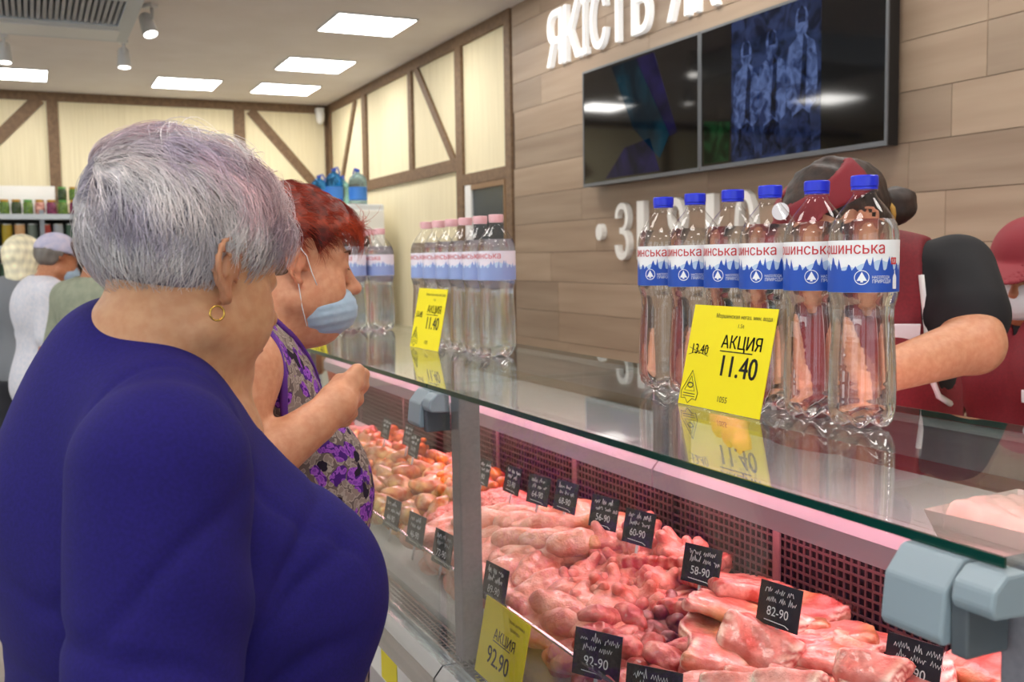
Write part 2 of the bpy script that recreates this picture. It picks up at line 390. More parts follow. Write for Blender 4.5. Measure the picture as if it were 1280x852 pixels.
# the picture: a lighter field with three standing figures, flat on the display (y runs right to left on the wall)
def picmat(name, c1, c2, s, sc_):
    m = bpy.data.materials.new(name); m.use_nodes = True; MATS[name] = m; nt = m.node_tree; nt.nodes.clear(); N = nt.nodes; L = nt.links
    o = N.new('ShaderNodeOutputMaterial'); e = N.new('ShaderNodeEmission'); e.inputs[1].default_value = s
    tc = N.new('ShaderNodeTexCoord'); nz = N.new('ShaderNodeTexNoise'); nz.inputs['Scale'].default_value = sc_; nz.inputs['Detail'].default_value = 5; nz.inputs['Distortion'].default_value = 1.2
    cr = N.new('ShaderNodeValToRGB'); cr.color_ramp.elements[0].position = .38; cr.color_ramp.elements[1].position = .62; cr.color_ramp.elements[0].color = S(c1); cr.color_ramp.elements[1].color = S(c2)
    L.new(tc.outputs['Object'], nz.inputs['Vector']); L.new(nz.outputs['Fac'], cr.inputs[0]); L.new(cr.outputs[0], e.inputs[0])
    gl = N.new('ShaderNodeBsdfGlossy'); gl.inputs['Roughness'].default_value = .05; gl.inputs[0].default_value = (.04, .04, .04, 1); ad = N.new('ShaderNodeAddShader')
    L.new(e.outputs[0], ad.inputs[0]); L.new(gl.outputs[0], ad.inputs[1]); L.new(ad.outputs[0], o.inputs[0])
picmat('pic_field', '#121a30', '#33426c', .7, 11); picmat('pic_figure', '#26345c', '#6478ac', .75, 16); picmat('pic_dark', '#0a0e1c', '#26335a', .7, 16); picmat('pic_green', '#06140c', '#1d4a2a', .6, 8); picmat('pic_teal', '#071a26', '#0e3c4c', .7, 3); picmat('pic_violet', '#0b0d22', '#251f52', .7, 3)
H = .677
def pic(name, poly, mat, off):
    me = MB().prism([(.6-u*1.2, .02+v*.645) for u, v in poly], 'x', -.0895-off, -.0894).mesh(name, mat); link(name, me, tv)
pic('picture_field', [(.20, 0), (.70, 0), (.70, 1), (.20, 1)], 'pic_field', .0004)
pic('picture_green', [(.02, .02), (.18, .02), (.19, .30), (.02, .34)], 'pic_green', .0004)
for i, (u, wd, top, bot) in enumerate(((.29, .075, .84, .03), (.44, .080, .86, .02), (.60, .080, .95, .05))):
    pts = []
    out = [(.50, .02), (.60, .26), (.92, .30), (1.04, .46), (1.0, .62), (.82, .735), (.42, .775), (.26, .80), (.40, .84), (.42, .93), (.26, .99), (0, 1.0)]
    L_ = [(u-wd*a, bot+(top-bot)*b) for a, b in out]; R_ = [(u+wd*a, bot+(top-bot)*b) for a, b in reversed(out[:-1])]
    pic('picture_figure', L_+R_, 'pic_figure', .0007)
    pic('picture_trousers', [(u-wd*.7, bot), (u+wd*.7, bot), (u+wd*.55, bot+.2), (u+wd*.1, bot+.24), (u-wd*.55, bot+.2)], 'pic_dark', .0009)
    pic('picture_lapel', [(u-.008, bot+.28), (u+.022, bot+.24), (u+.03, top-.22), (u+.01, top-.17)], 'pic_dark', .0009)
    pic('picture_cap', [(u-wd*.25, top-.10), (u+wd*.24, top-.10), (u+wd*.26, top-.03), (u, top+.01), (u-wd*.24, top-.02)], 'pic_dark', .0009)
tvl = [o for o in bpy.data.objects if o.name == 'wall_screen'][0]
for nm, poly, mt in (('picture_glow', [(.28, .98), (.50, .98), (.78, .30), (.70, .12), (.48, .40)], 'pic_teal'), ('picture_glow', [(.50, .98), (.66, .98), (.84, .30), (.785, .28)], 'pic_violet'), ('picture_glow', [(.22, .02), (.70, .02), (.62, .30), (.40, .26)], 'pic_violet')):
    link(nm, MB().prism([(.578-u*1.156, .02+v*.645) for u, v in poly], 'x', -.0899, -.0894).mesh(nm, mt), tvl)

# ------------------------------------------------------------------ raised letters
def letters(s, ystart, z, hgt, wid, label, name='wall_letter', mat='letter_white_glow'):
    # s: list of characters with their left edges (y) ; the wall faces -x, reading runs towards -y
    for ch, y, wd in s:
        me = text_mesh(ch, 1.0, mat, .02, bold=.0)
        xs = [v.co.x for v in me.vertices]; ys = [v.co.y for v in me.vertices]
        me2 = me.copy(); bx0, bx1, by0, by1 = min(xs), max(xs), min(ys), max(ys)
        tall = hgt if ch not in 'о•' else hgt*.3
        for v in me2.vertices: v.co.x = (v.co.x-bx0)/(bx1-bx0)*wd; v.co.y = (v.co.y-by0)/(by1-by0)*tall; v.co.z = v.co.z*.9
        zz = z+hgt*.36 if ch == '•' else z
        o = link(name, me2); tag(o, label % ch if '%' in label else label, 'sign', 'raised white letters on the plank wall')
        basis(o, (0, -1, 0), (0, 0, 1), (-1, 0, 0), (XW-.014-.018, y, zz))
names = ['white raised letter, first of the upper sign, over the screen corner', 'white raised letter, second of the upper sign', 'white raised letter with a dot, third of the upper sign', 'white round raised letter, fourth of the upper sign', 'white raised letter, fifth of the upper sign above the screen', 'white raised letter, sixth of the upper sign above the screen', 'white raised letter starting the second word of the upper sign', 'white raised letter at the cut end of the upper sign']
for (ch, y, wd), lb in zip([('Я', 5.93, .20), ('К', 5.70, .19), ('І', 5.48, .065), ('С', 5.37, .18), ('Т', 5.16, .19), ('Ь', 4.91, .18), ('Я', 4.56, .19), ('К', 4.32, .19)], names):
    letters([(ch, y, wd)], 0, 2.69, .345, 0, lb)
names = ['white raised round dot on the plank wall under the screen', 'tall white raised numeral three beside the first bottle', 'white raised numeral one behind the farthest blue-capped bottle', 'white raised numeral behind the second farthest bottle cap', 'white raised numeral behind the third farthest bottle', 'white raised round numeral behind the fourth bottle']
for (ch, y, wd), lb in zip([('•', 5.32, .075), ('З', 5.10, .15), ('1', 4.86, .07), ('9', 4.56, .15), ('1', 4.22, .07), ('0', 3.99, .15)], names):
    letters([(ch, y, wd)], 0, 1.455, .325, 0, lb, mat='letter_matt')

# ------------------------------------------------------------------ refrigerated counter
M('case_front', '#b9b6bb', .3, metal=.6); M('case_dark', '#26262a', .5); M('rail_lilac', '#a695a3', .4); M('tray_steel', '#b0a6a8', .3, metal=.8); M('mesh_back', '#1d1317', .8); M('bracket', '#75585d', .5)
M('label_yellow', '#e9d81e', .5); M('sign_yellow', '#f2e11c', .45, spec=.3); M('ink', '#15140f', .6); M('label_ink', '#3b3a30', .6)
XG = .627
def case(k, Y0, ga, gb, L, label):
    t = thing('display_counter', label, 'display counter', (0, Y0, 0), 0, 'refrigerated meat counter sections')
    box('plinth', (.70, .0, 0), (1.08, L, .10), 'case_dark', t)
    box('body', (.66, 0, .10), (1.13, L, .70), 'case_front', t)
    mb = MB().prism([(.60, .70), (.612, .685), (.66, .685), (.66, .765), (.622, .765), (.605, .745)], 'y', 0, L); link('bumper', mb.mesh('bumper', 'steel', bevel=0), t)
    box('front_panel', (.632, .004, .12), (.66, L-.004, .682), 'case_front', t)
    box('price_strip', (.628, .02, .60), (.632, L-.02, .675), 'white_plastic', t)
    box('deck', (.66, 0, .70), (1.13, L, .765), 'tray_steel', t)
    # perforated air grille in front of the tray
    mb = MB(); n = int(L/.014)
    mb.box((.640, 0, .766), (.646, L, .774)); mb.box((.684, 0, .766), (.690, L, .774))
    for i in range(3): mb.box((.6545+i*.0095, 0, .770), (.6575+i*.0095, L, .774))
    for i in range(n): mb.box((.646, i*.014, .768), (.684, i*.014+.004, .773))
    g = link('air_grille', mb.mesh('air_grille', 'steel', fix=False), t); g['kind'] = 'stuff'
    g2 = box('inner_glass', (.690, .03, .766), (.694, L-.03, .8955), 'clear_glass', t); box('glass_edge', (.6895, .03, .8955), (.6945, L-.03, .899), 'steel', g2)
    box('front_glass', (XG+.003, .04, .766), (XG+.009, L-.002, 1.247), 'clear_glass', t)
    tg = box('top_glass', (XG+.002, ga-Y0, 1.250), (1.122, gb-Y0, 1.258), 'top_glass', t)
    box('polished_edge', (XG-.0005, ga-Y0, 1.250), (XG+.002, gb-Y0, 1.258), 'glass_edge', tg); box('polished_edge', (1.122, ga-Y0, 1.250), (1.124, gb-Y0, 1.258), 'glass_edge', tg)
    # rear side
    link('rear_rail', MB().prism([(1.064, 1.203), (1.068, 1.203), (1.068, 1.222), (1.122, 1.222), (1.122, 1.249), (1.064, 1.249)], 'y', 0, L).mesh('rear_rail', 'alu'), t)
    link('meat_lamp', MB().tube([(1.084, .05, 1.213), (1.084, L-.05, 1.213)], .0075, 10).mesh('meat_lamp', 'pink_light', True), t)
    for yy in (.01, L-.04): box('rear_post', (1.09, yy, 1.086), (1.12, yy+.03, 1.222), 'alu', t)
    box('rear_glass', (1.108, .05, 1.095), (1.112, L-.05, 1.212), 'clear_glass', t)
    link('lamp_rail', MB().prism([(1.060, 1.036), (1.064, 1.036), (1.066, 1.062), (1.118, 1.062), (1.118, 1.086), (1.074, 1.086), (1.060, 1.070)], 'y', 0, L).mesh('lamp_rail', 'rail_lilac'), t)
    link('meat_lamp', MB().tube([(1.086, .03, 1.047), (1.086, L-.03, 1.047)], .011, 10).mesh('meat_lamp', 'pink_light_low', True), t)
    box('rear_wall', (1.118, 0, .765), (1.125, L, 1.045), 'mesh_back', t)
    mb = MB(); p = .0150
    for i in range(int(L/p)): mb.box((1.1075, i*p, .77), (1.1105, i*p+.0038, 1.045))
    z = .78
    while z < 1.04: mb.box((1.1070, 0, z), (1.1100, L, z+.0036)); z += p
    m = link('wire_mesh', mb.mesh('wire_mesh', 'dark_wire', fix=False), t); m['kind'] = 'stuff'
    for yy in (L*.34, L*.72): box('mesh_bracket', (1.103, yy, .77), (1.107, yy+.016, 1.045), 'bracket', t)
    # front post and glass clamp
    box('front_post', (.655, -.02, .765), (.695, .02, 1.249), 'post_grey', t, bevel=.003)
    prof = [(.600, 1.186), (.597, 1.192), (.601, 1.228), (.619, 1.2495), (.650, 1.2495), (.650, 1.186)]
    c = link('glass_clamp', MB().prism(prof, 'y', .024, .084).mesh('glass_clamp', 'clamp_grey', bevel=.0025), t)
    link('clamp_back', MB().prism([(.606, 1.18), (.606, 1.225), (.650, 1.225), (.650, 1.18)], 'y', .008, .0235).mesh('clamp_back', 'clamp_dark', bevel=.002), c)
    link('clamp_knob', MB().prism([(.602, 1.224), (.606, 1.217), (.640, 1.215), (.640, 1.2490), (.617, 1.2490), (.604, 1.238)], 'y', -.016, .021).mesh('clamp_knob', 'clamp_grey', bevel=.003), c)
    box('end_panel', (.66, -.006, .10), (1.13, -.0005, .765), 'case_front', t) if k == 0 else None
    if k == 0: box('end_glass', (.70, -.004, .767), (1.10, .002, 1.247), 'clear_glass', t)
    return t
c0 = case(0, .505, .5, 1.686, 1.120, 'near section of the glass meat counter with raw pork and chicken')
c1 = case(1, 1.63, 1.690, 2.871, 1.120, 'middle section of the glass meat counter beside the red-haired woman')
c2 = case(2, 2.755, 2.875, 4.05, 1.30, 'far section of the glass meat counter under the farthest bottle pack')
for yy in (.27, .62): box('front_label', (.6305-.004, yy, .605), (.6285, yy+.10, .67), 'label_yellow', c1)

# ------------------------------------------------------------------ water bottles
ZG = 1.2582
M('cap_blue', '#1f2fd0', .35); M('cap_pink', '#e8b3b8', .4); M('label_white', '#f2f3f5', .4); M('label_blue', '#1f4fb4', .4); M('label_sky', '#b9cfe8', .4); M('label_red', '#c9343b', .4); M('label_pale', '#e7dfea', .4); M('label_lilac', '#8fa1d4', .4); M('label_pinkred', '#d8737c', .4)
PROF = [(.018, .0035), (.026, .0008), (.034, .0025), (.0395, .010), (.0415, .022), (.0418, .050), (.0408, .085), (.0388, .115), (.0375, .138), (.0385, .154), (.0412, .164), (.0425, .170), (.0425, .238), (.0420, .246), (.0395, .256), (.0345, .266), (.0275, .276), (.0200, .285), (.0152, .291), (.0135, .2955)]
def rp(z):
    for (r0, z0), (r1, z1) in zip(PROF[3:], PROF[4:]):
        if z0 <= z <= z1: return r0+(r1-r0)*(z-z0)/(z1-z0)
    return .04
def petal(r, z, a):
    k = max(0, 1-z/.024); q = (0.5-0.5*math.cos(5*a))
    return r*(1-.16*k*q), z+.011*k*q*(r/.035)
def fine(prof, step=.004, ridge=0):
    out = []
    for (r0, z0), (r1, z1) in zip(prof, prof[1:]):
        n = max(1, int(abs(z1-z0)/step))
        for i in range(n):
            t = i/n; z = z0+(z1-z0)*t; r = r0+(r1-r0)*t
            if .03 < z < .16: r += ridge*math.sin(z*2*PI/.011)
            out.append((r, z))
    out.append(prof[-1]); return out
def make_bottle(name, label, group, cap, kind):
    t = thing(name, label, 'bottle', (0, 0, 0), 0, group)
    sh = MB().lathe(fine(PROF, .004, .00022)+[(.0135, .2965), (.0162, .2970), (.0162, .2990), (.0130, .2995), (.0130, .300)], 48, mod=petal); link('shell', sh.mesh('shell', 'pet', True), t)
    wp = [(r-.0009, z+.0009) for r, z in fine(PROF, .004, .00022) if z < .262]; wp.append((rp(.262)-.0009, .2625))
    link('water', MB().lathe(wp, 48, mod=petal).mesh('water', 'water', 50), t)
    cp = MB().lathe([(.0160, .2995), (.0162, .3025), (.0152, .3030), (.0150, .3035), (.0165, .3035), (.0165, .3155), (.0155, .3170)], 60, mod=lambda r, z, a: (r*(1+(.018 if .303 < z < .316 and int(a/(2*PI)*60+.5) % 2 else 0)), z))
    link('cap', cp.mesh('cap', cap, 30), t)
    # printed wrap label
    R = .04275; n = 120; lab = link('label', MB().lathe([(R, .1722), (R, .2362)], n, cap=False).mesh('label', 'label_white' if kind == 0 else 'label_pale', True, fix=False), t)
    def band(nm, fz0, fz1, off, mat, a0=0, a1=2*PI):
        v = []; f = []; rr = R+off
        for i in range(n+1):
            a = a0+(a1-a0)*i/n
            v += [(rr*math.cos(a), rr*math.sin(a), fz0(a)), (rr*math.cos(a), rr*math.sin(a), fz1(a))]
        for i in range(n): f.append((2*i, 2*i+2, 2*i+3, 2*i+1))
        return link(nm, MB().add(v, f).mesh(nm, mat, True, fix=False), lab)
    rg = random.Random(5); trees = [(rg.uniform(0, 2*PI), rg.uniform(.006, .020), rg.uniform(.06, .13)) for _ in range(44)]
    def skyline(a):
        z = .199
        for c, h, wd in trees:
            dd = abs((a-c+PI) % (2*PI)-PI)
            if dd < wd: z = max(z, .199+h*(1-dd/wd))
        return z
    band('mountain_print', lambda a: .172, lambda a: .205+.004*math.sin(3*a+1)+.003*abs(math.sin(7*a)), .0001, 'label_sky')
    band('forest_print', lambda a: .1722, skyline, .0002, 'label_blue' if kind == 0 else 'label_lilac')
    def wrap(nm, s, size, ang, z, mat, sx=1.0, bold=0):
        me = text_mesh(s, size, mat, 0, 'LEFT', sx, bold).copy(); rr = R+.0005
        xs = [v.co.x for v in me.vertices]; x1 = max(xs)
        for v in me.vertices:
            a = ang+(v.co.x-x1)/rr; v.co.z, v.co.x, v.co.y = z+v.co.y, rr*math.cos(a), rr*math.sin(a)
        return link(nm, me, lab)
    fr = math.radians(-130)      # the side turned to the customers
    wrap('lettering', 'Моршинська', .0200, fr+math.radians(24), .2195, 'label_red' if kind == 0 else 'label_pinkred', .90, .0002)
    if kind == 0:
        wrap('lettering', 'НАСОЛОДА', .0050, fr+math.radians(34), .1890, 'label_white', .8); wrap('lettering', 'ПРИРОДИ', .0062, fr+math.radians(36), .1835, 'label_white', .8)
        ring = []
        for i in range(24):
            a = 2*PI*i/24; an = fr+math.radians(-13)+.0085*math.cos(a)/R; ring.append(((R+.0004)*math.cos(an), (R+.0004)*math.sin(an), .1905+.0085*math.sin(a)))
        link('emblem', MB().tube(ring, .0006, 4, True).mesh('emblem', 'label_white'), lab)
        def flat(nm, poly, mat, off):
            v = [((R+off)*math.cos(fr+u/R), (R+off)*math.sin(fr+u/R), z) for u, z in poly]
            return link(nm, MB().add(v, [tuple(range(len(v)))]).mesh(nm, mat, fix=False), lab)
        c = -.0096
        flat('emblem_tree', [(c-.006, .1865), (c-.0015, .1865), (c-.0015, .1845), (c+.0015, .1845), (c+.0015, .1865), (c+.006, .1865), (c, .1975)], 'label_white', .0006)
        flat('size_mark', [(.0275, .2060), (.0375, .2060), (.0375, .2145), (.0275, .2145)], 'label_red', .0006); wrap('lettering', '1,5л', .0062, fr+.0370/R, .2085, 'label_white', .8)
        flat('bottle_print', [(x-.0110, z) for x, z in [(.0420, .176), (.0495, .176), (.0495, .190), (.0485, .1925), (.0465, .195), (.0465, .199), (.0450, .199), (.0450, .195), (.0430, .1925), (.0420, .190)]], 'label_white', .0006)
    return t
def place_pack(proto, spots, labels):
    for i, ((x, y, rz), lb) in enumerate(zip(spots, labels)):
        o = proto if i == 0 else copy_tree(proto)
        o.location = (x, y, ZG); o.rotation_euler.z = rz; o['label'] = lb
ordn = ['nearest', 'second nearest', 'third nearest', 'third farthest', 'second farthest', 'farthest']
b0 = make_bottle('water_bottle', 'x', 'blue-capped bottles on the near glass', 'cap_blue', 0)
ys = (.973, 1.063, 1.153, 1.243, 1.333, 1.428); rg = random.Random(2)
place_pack(b0, [(.950+.004*(i % 2), y, -.05*i+rg.uniform(-.12, .12)) for i, y in enumerate(ys)], ['blue-capped water bottle, %s of the six behind the yellow price sign' % o for o in ordn])
b1 = make_bottle('water_bottle', 'x', 'pink-capped bottles on the middle glass', 'cap_pink', 1)
place_pack(b1, [(.940, 2.07+.088*i, rg.uniform(-.2, .2)) for i in range(6)], ['pink-capped water bottle, %s of the six in the middle pack' % o for o in ordn])
b2 = copy_tree(b1); b2['group'] = 'bottles in the farthest pack'
place_pack(b2, [(.90+.09*(i % 2), 3.06+.088*(i//2), rg.uniform(-.2, .2)) for i in range(6)], ['pink-capped water bottle of the farthest pack, %s of the row towards the %s' % (a, b) for a in ('nearest', 'middle', 'last') for b in ('customers', 'plank wall')])
# ------------------------------------------------------------------ yellow price signs
def price_sign(name, label, group, wd, h, lines, logo=True):
    # lies in the local x (width) / z (height) plane, front to -y
    t = thing(name, label, 'price sign', (0, 0, 0), 0, group)
    box('card', (0, 0, 0), (wd, .0012, h), 'sign_yellow', t)
    for s, size, x, z, sx, bold in lines:
        o = link('lettering', text_mesh(s, size, 'ink', 0, 'LEFT', sx, bold), t); basis(o, (1, 0, 0), (0, 0, 1), (0, -1, 0), (x*wd, -.0004, z*h))
    return t
LN = [('Моршинская негаз. мин. вода', .0085, .30, .885, 1.0, 0), ('1.5л', .008, .58, .80, 1, 0), ('АКЦИЯ', .026, .42, .60, 1.0, .0004), ('13.40', .021, .05, .515, .9, .0003), ('11.40', .043, .43, .335, .90, .0009), ('1055', .012, .48, .085, 1.0, .0)]
def finish_sign(t, wd, h):
    bx = lambda n, x0, x1, z0, z1: box(n, (x0*wd, -.0006, z0*h), (x1*wd, 0, z1*h), 'ink', t)
    bx('underline', .42, .80, .565, .575)
    link('strike_line', MB().tube([(.03*wd, -.0004, .57*h), (.28*wd, -.0004, .50*h)], .0004, 4).mesh('strike_line', 'ink'), t)
    link('strike_line', MB().tube([(.03*wd, -.0004, .50*h), (.28*wd, -.0004, .585*h)], .0004, 4).mesh('strike_line', 'ink'), t)
    T = [(.02, .13), (.125, .345), (.235, .13), (.225, .06), (.175, .07), (.125, .02), (.08, .07), (.03, .06)]
    link('triangle_mark', MB().tube([(a*wd, -.0004, b*h) for a, b in T], .0006, 4, True).mesh('triangle_mark', 'label_ink'), t)
    link('triangle_mark', MB().tube([(a*wd, -.0004, b*h) for a, b in [(.06, .145), (.125, .29), (.19, .145)]], .0005, 4, True).mesh('triangle_mark', 'label_ink'), t)
    for zz in (.09, .115): link('triangle_mark', MB().tube([(.05*wd, -.0004, zz*h), (.20*wd, -.0004, zz*h)], .0006, 4).mesh('triangle_mark', 'label_ink'), t)
    link('triangle_mark', MB().tube([((.125+.035*math.cos(q))*wd, -.0004, (.20+.025*math.sin(q))*h) for q in [i*.785 for i in range(8)]], .0009, 4, True).mesh('triangle_mark', 'label_ink'), t)
def stand_sign(t, p0, p1, lean):
    # p0, p1: bottom corners, reading order; lean: how far the top goes back per unit height
    p0, p1 = Vector(p0), Vector(p1); x = (p1-p0).normalized(); back = Vector((0, 0, 1)).cross(x); back.normalize()
    z = (Vector((0, 0, 1))+back*lean).normalized(); y = z.cross(x)
    basis(t, x, y, z, p0)
s0 = price_sign('price_sign', 'large yellow price sign leaning on the blue-capped bottles', 'yellow price signs on the counter', .186, .150, LN); finish_sign(s0, .186, .150)
stand_sign(s0, (.868, 1.262, ZG+.0005), (.870, 1.076, ZG+.0005), .22)
s1 = copy_tree(s0); s1['label'] = 'yellow price sign leaning on the pink-capped bottles'
stand_sign(s1, (.862, 2.44, ZG+.0005), (.866, 2.254, ZG+.0005), .20)
s1b = copy_tree(s0); s1b['label'] = 'yellow price sign at the farthest pack, behind the blue face mask'
stand_sign(s1b, (.80, 3.32, ZG+.0005), (.82, 3.135, ZG+.0005), .20)
s2 = price_sign('price_sign', 'yellow price sign reading 92.90 behind the front glass', 'yellow price signs in the counter', .17, .13, [('Тушка цыпленка', .0075, .55, .87, 1, 0), ('бройлера', .0075, .62, .78, 1, 0), ('АКЦИЯ', .025, .30, .55, .95, .0003), ('92.90', .042, .22, .22, .9, .0008)])
box('underline', (.30*.17, -.0006, .52*.13), (.68*.17, 0, .53*.13), 'ink', s2)
stand_sign(s2, (.655, 1.562, .7765), (.655, 1.392, .7765), .20)
# ------------------------------------------------------------------ smooth figures from distance fields
f32 = np.float32
def A(*a): return np.array(a, f32)
def rc(P, a, b, ra, rb):
    a = np.asarray(a, f32); b = np.asarray(b, f32); d = b-a; t = np.clip(((P-a)@d)/max(float(d@d), 1e-9), 0, 1)
    return np.linalg.norm(P-(a+t[:, None]*d), axis=1)-(ra+(rb-ra)*t)
def el(P, c, r):
    q = P-np.asarray(c, f32); r = np.asarray(r, f32)
    k0 = np.linalg.norm(q/r, axis=1); k1 = np.linalg.norm(q/(r*r), axis=1)+1e-6
    return k0*(k0-1)/k1
def smin(a, b, k):
    h = np.clip(.5+.5*(b-a)/k, 0, 1); return b+(a-b)*h-k*h*(1-h)
def smax(a, b, k): return -smin(-a, -b, k)
def U(k, *ds):
    o = ds[0]
    for d in ds[1:]: o = smin(o, d, k)
    return o
def wob(P, f, seed=0):
    s = np.zeros(len(P), f32); r = np.random.RandomState(seed)
    for i in range(4):
        w = r.normal(size=3).astype(f32)*f*(1+.5*i); s += np.sin(P@w+r.rand()*6.28)/(1+.6*i)
    return s*.4
def rotm(yaw, pitch, roll=0):
    cy, sy, cp, sp, cr, sr = math.cos(yaw), math.sin(yaw), math.cos(pitch), math.sin(pitch), math.cos(roll), math.sin(roll)
    Z = np.array([[cy, -sy, 0], [sy, cy, 0], [0, 0, 1]]); Y = np.array([[cp, 0, sp], [0, 1, 0], [-sp, 0, cp]]); X = np.array([[1, 0, 0], [0, cr, -sr], [0, sr, cr]])
    return (Z@Y@X).astype(f32)
def nets(fn, lo, hi, h):
    lo = np.asarray(lo, f32); hi = np.asarray(hi, f32); B = 4
    nb = np.ceil((hi-lo)/(h*B)).astype(int)+1; n = nb*B
    g = np.stack(np.meshgrid(*[np.arange(k) for k in nb], indexing='ij'), -1).reshape(-1, 3)
    cd = fn((lo+(g*B+(B-1)/2)*h).astype(f32))
    keep = np.abs(cd) < h*B*1.75
    D = np.where(cd < 0, f32(-1), f32(1)).astype(f32).reshape(nb)
    D = D.repeat(B, 0).repeat(B, 1).repeat(B, 2)
    off = np.stack(np.meshgrid(*[np.arange(B)]*3, indexing='ij'), -1).reshape(-1, 3)
    gi = (g[keep][:, None, :]*B+off[None]).reshape(-1, 3)
    for s in range(0, len(gi), 400000):
        q = gi[s:s+400000]; D[q[:, 0], q[:, 1], q[:, 2]] = fn((lo+q*h).astype(f32))
    D[0] = 1; D[-1] = 1; D[:, 0] = 1; D[:, -1] = 1; D[:, :, 0] = 1; D[:, :, -1] = 1
    S_ = D < 0
    cnt = np.zeros(tuple(x-1 for x in D.shape), np.int8)
    cs = [(a, b, c) for a in (0, 1) for b in (0, 1) for c in (0, 1)]
    def sh(M_, c): return M_[c[0]:M_.shape[0]-1+c[0], c[1]:M_.shape[1]-1+c[1], c[2]:M_.shape[2]-1+c[2]]
    for c in cs: cnt += sh(S_, c)
    act = np.argwhere((cnt > 0) & (cnt < 8)); idx = np.full(cnt.shape, -1, np.int32); idx[tuple(act.T)] = np.arange(len(act))
    dv = {c: D[act[:, 0]+c[0], act[:, 1]+c[1], act[:, 2]+c[2]] for c in cs}
    acc = np.zeros((len(act), 3), np.float64); m = np.zeros(len(act))
    for c in cs:
        for ax in range(3):
            if c[ax]: continue
            e = list(c); e[ax] = 1; e = tuple(e); a, b = dv[c], dv[e]; x = (a < 0) != (b < 0)
            t = np.where(x, a/np.where(x, a-b, 1), 0)
            p = np.tile(np.array(c, float), (len(act), 1)); p[:, ax] += t
            acc += p*x[:, None]; m += x
    V = lo+(act+acc/m[:, None])*h
    Fs = []
    for ax in range(3):
        b, c = (ax+1) % 3, (ax+2) % 3
        s0 = [slice(None)]*3; s1 = [slice(None)]*3; s0[ax] = slice(0, -1); s1[ax] = slice(1, None)
        x = S_[tuple(s0)] != S_[tuple(s1)]; e = np.argwhere(x); e = e[(e[:, b] > 0) & (e[:, c] > 0)]
        ins = S_[e[:, 0], e[:, 1], e[:, 2]]
        def ci(db, dc):
            q = e.copy(); q[:, b] -= db; q[:, c] -= dc; return idx[q[:, 0], q[:, 1], q[:, 2]]
        q = np.stack([ci(1, 1), ci(0, 1), ci(0, 0), ci(1, 0)], 1)
        q = np.where(ins[:, None], q, q[:, ::-1]); Fs.append(q)
    return V.astype(f32), np.concatenate(Fs)
def relax(V, F, it=2, k=.5):
    n = len(V)
    for _ in range(it):
        s = np.zeros((n, 3)); c = np.zeros(n)
        for i in range(4):
            a, b = F[:, i], F[:, (i+1) % 4]
            for ax in range(3):
                s[:, ax] += np.bincount(a, V[b, ax], n)+np.bincount(b, V[a, ax], n)
            c += np.bincount(a, minlength=n)+np.bincount(b, minlength=n)
        V = V+(s/np.maximum(c, 1)[:, None]-V)*k
    return V.astype(f32)
def raw_mesh(name, V, F, mat, col=None, smooth=True):
    me = bpy.data.meshes.new(name); nf = len(F); k = F.shape[1]
    me.vertices.add(len(V)); me.vertices.foreach_set('co', np.ascontiguousarray(V, f32).ravel())
    me.loops.add(nf*k); me.loops.foreach_set('vertex_index', np.ascontiguousarray(F, np.int32).ravel())
    me.polygons.add(nf); me.polygons.foreach_set('loop_start', np.arange(0, nf*k, k, dtype=np.int32))
    if smooth: me.polygons.foreach_set('use_smooth', np.ones(nf, bool))
    if col is not None:
        at = me.color_attributes.new('Col', 'FLOAT_COLOR', 'POINT'); c4 = np.ones((len(V), 4), f32); c4[:, :3] = col; at.data.foreach_set('color', c4.ravel())
    me.update(); me.validate()
    if mat: me.materials.append(MATS[mat] if isinstance(mat, str) else mat)
    return me
def field_obj(name, fn, lo, hi, h, mat, parent, col=None, it=1):
    V, F = nets(fn, lo, hi, h)
    if len(V) == 0: return None
    V = relax(V, F, it); me = raw_mesh(name, V, F, mat, col(V) if col else None)
    return link(name, me, parent)
# ------------------------------------------------------------------ head (x forward, y left, z up, origin between the ears)
EAR = [(.012, .004), (.011, .020), (.002, .031), (-.011, .031), (-.021, .021), (-.023, .006), (-.017, -.009), (-.009, -.020), (.001, -.028)]
def ears(Q, k=1.0):
    Q = Q.copy(); Q[:, 1] = np.abs(Q[:, 1]); d = None
    pts = [A(x-.010, .0785+.014*(.012-x)/.035, z-.002) for x, z in EAR]
    for i, (a, b) in enumerate(zip(pts, pts[1:])):
        e = rc(Q, a, b, .0042, .0042); d = e if d is None else np.minimum(d, e)
    d = smin(d, el(Q, (-.0145, .0785, .002), (.015, .006, .026)), .004)
    ant = [A(-.008, .084, .020), A(-.019, .089, .010), A(-.017, .087, -.006), A(-.008, .083, -.016)]
    for a, b in zip(ant, ant[1:]): d = smin(d, rc(Q, a, b, .003, .003), .003)
    d = smin(d, el(Q, (-.007, .0790, -.029), (.008, .0065, .010)), .004)
    d = smin(d, el(Q, (.003, .0755, -.008), (.005, .004, .007)), .003)
    return d
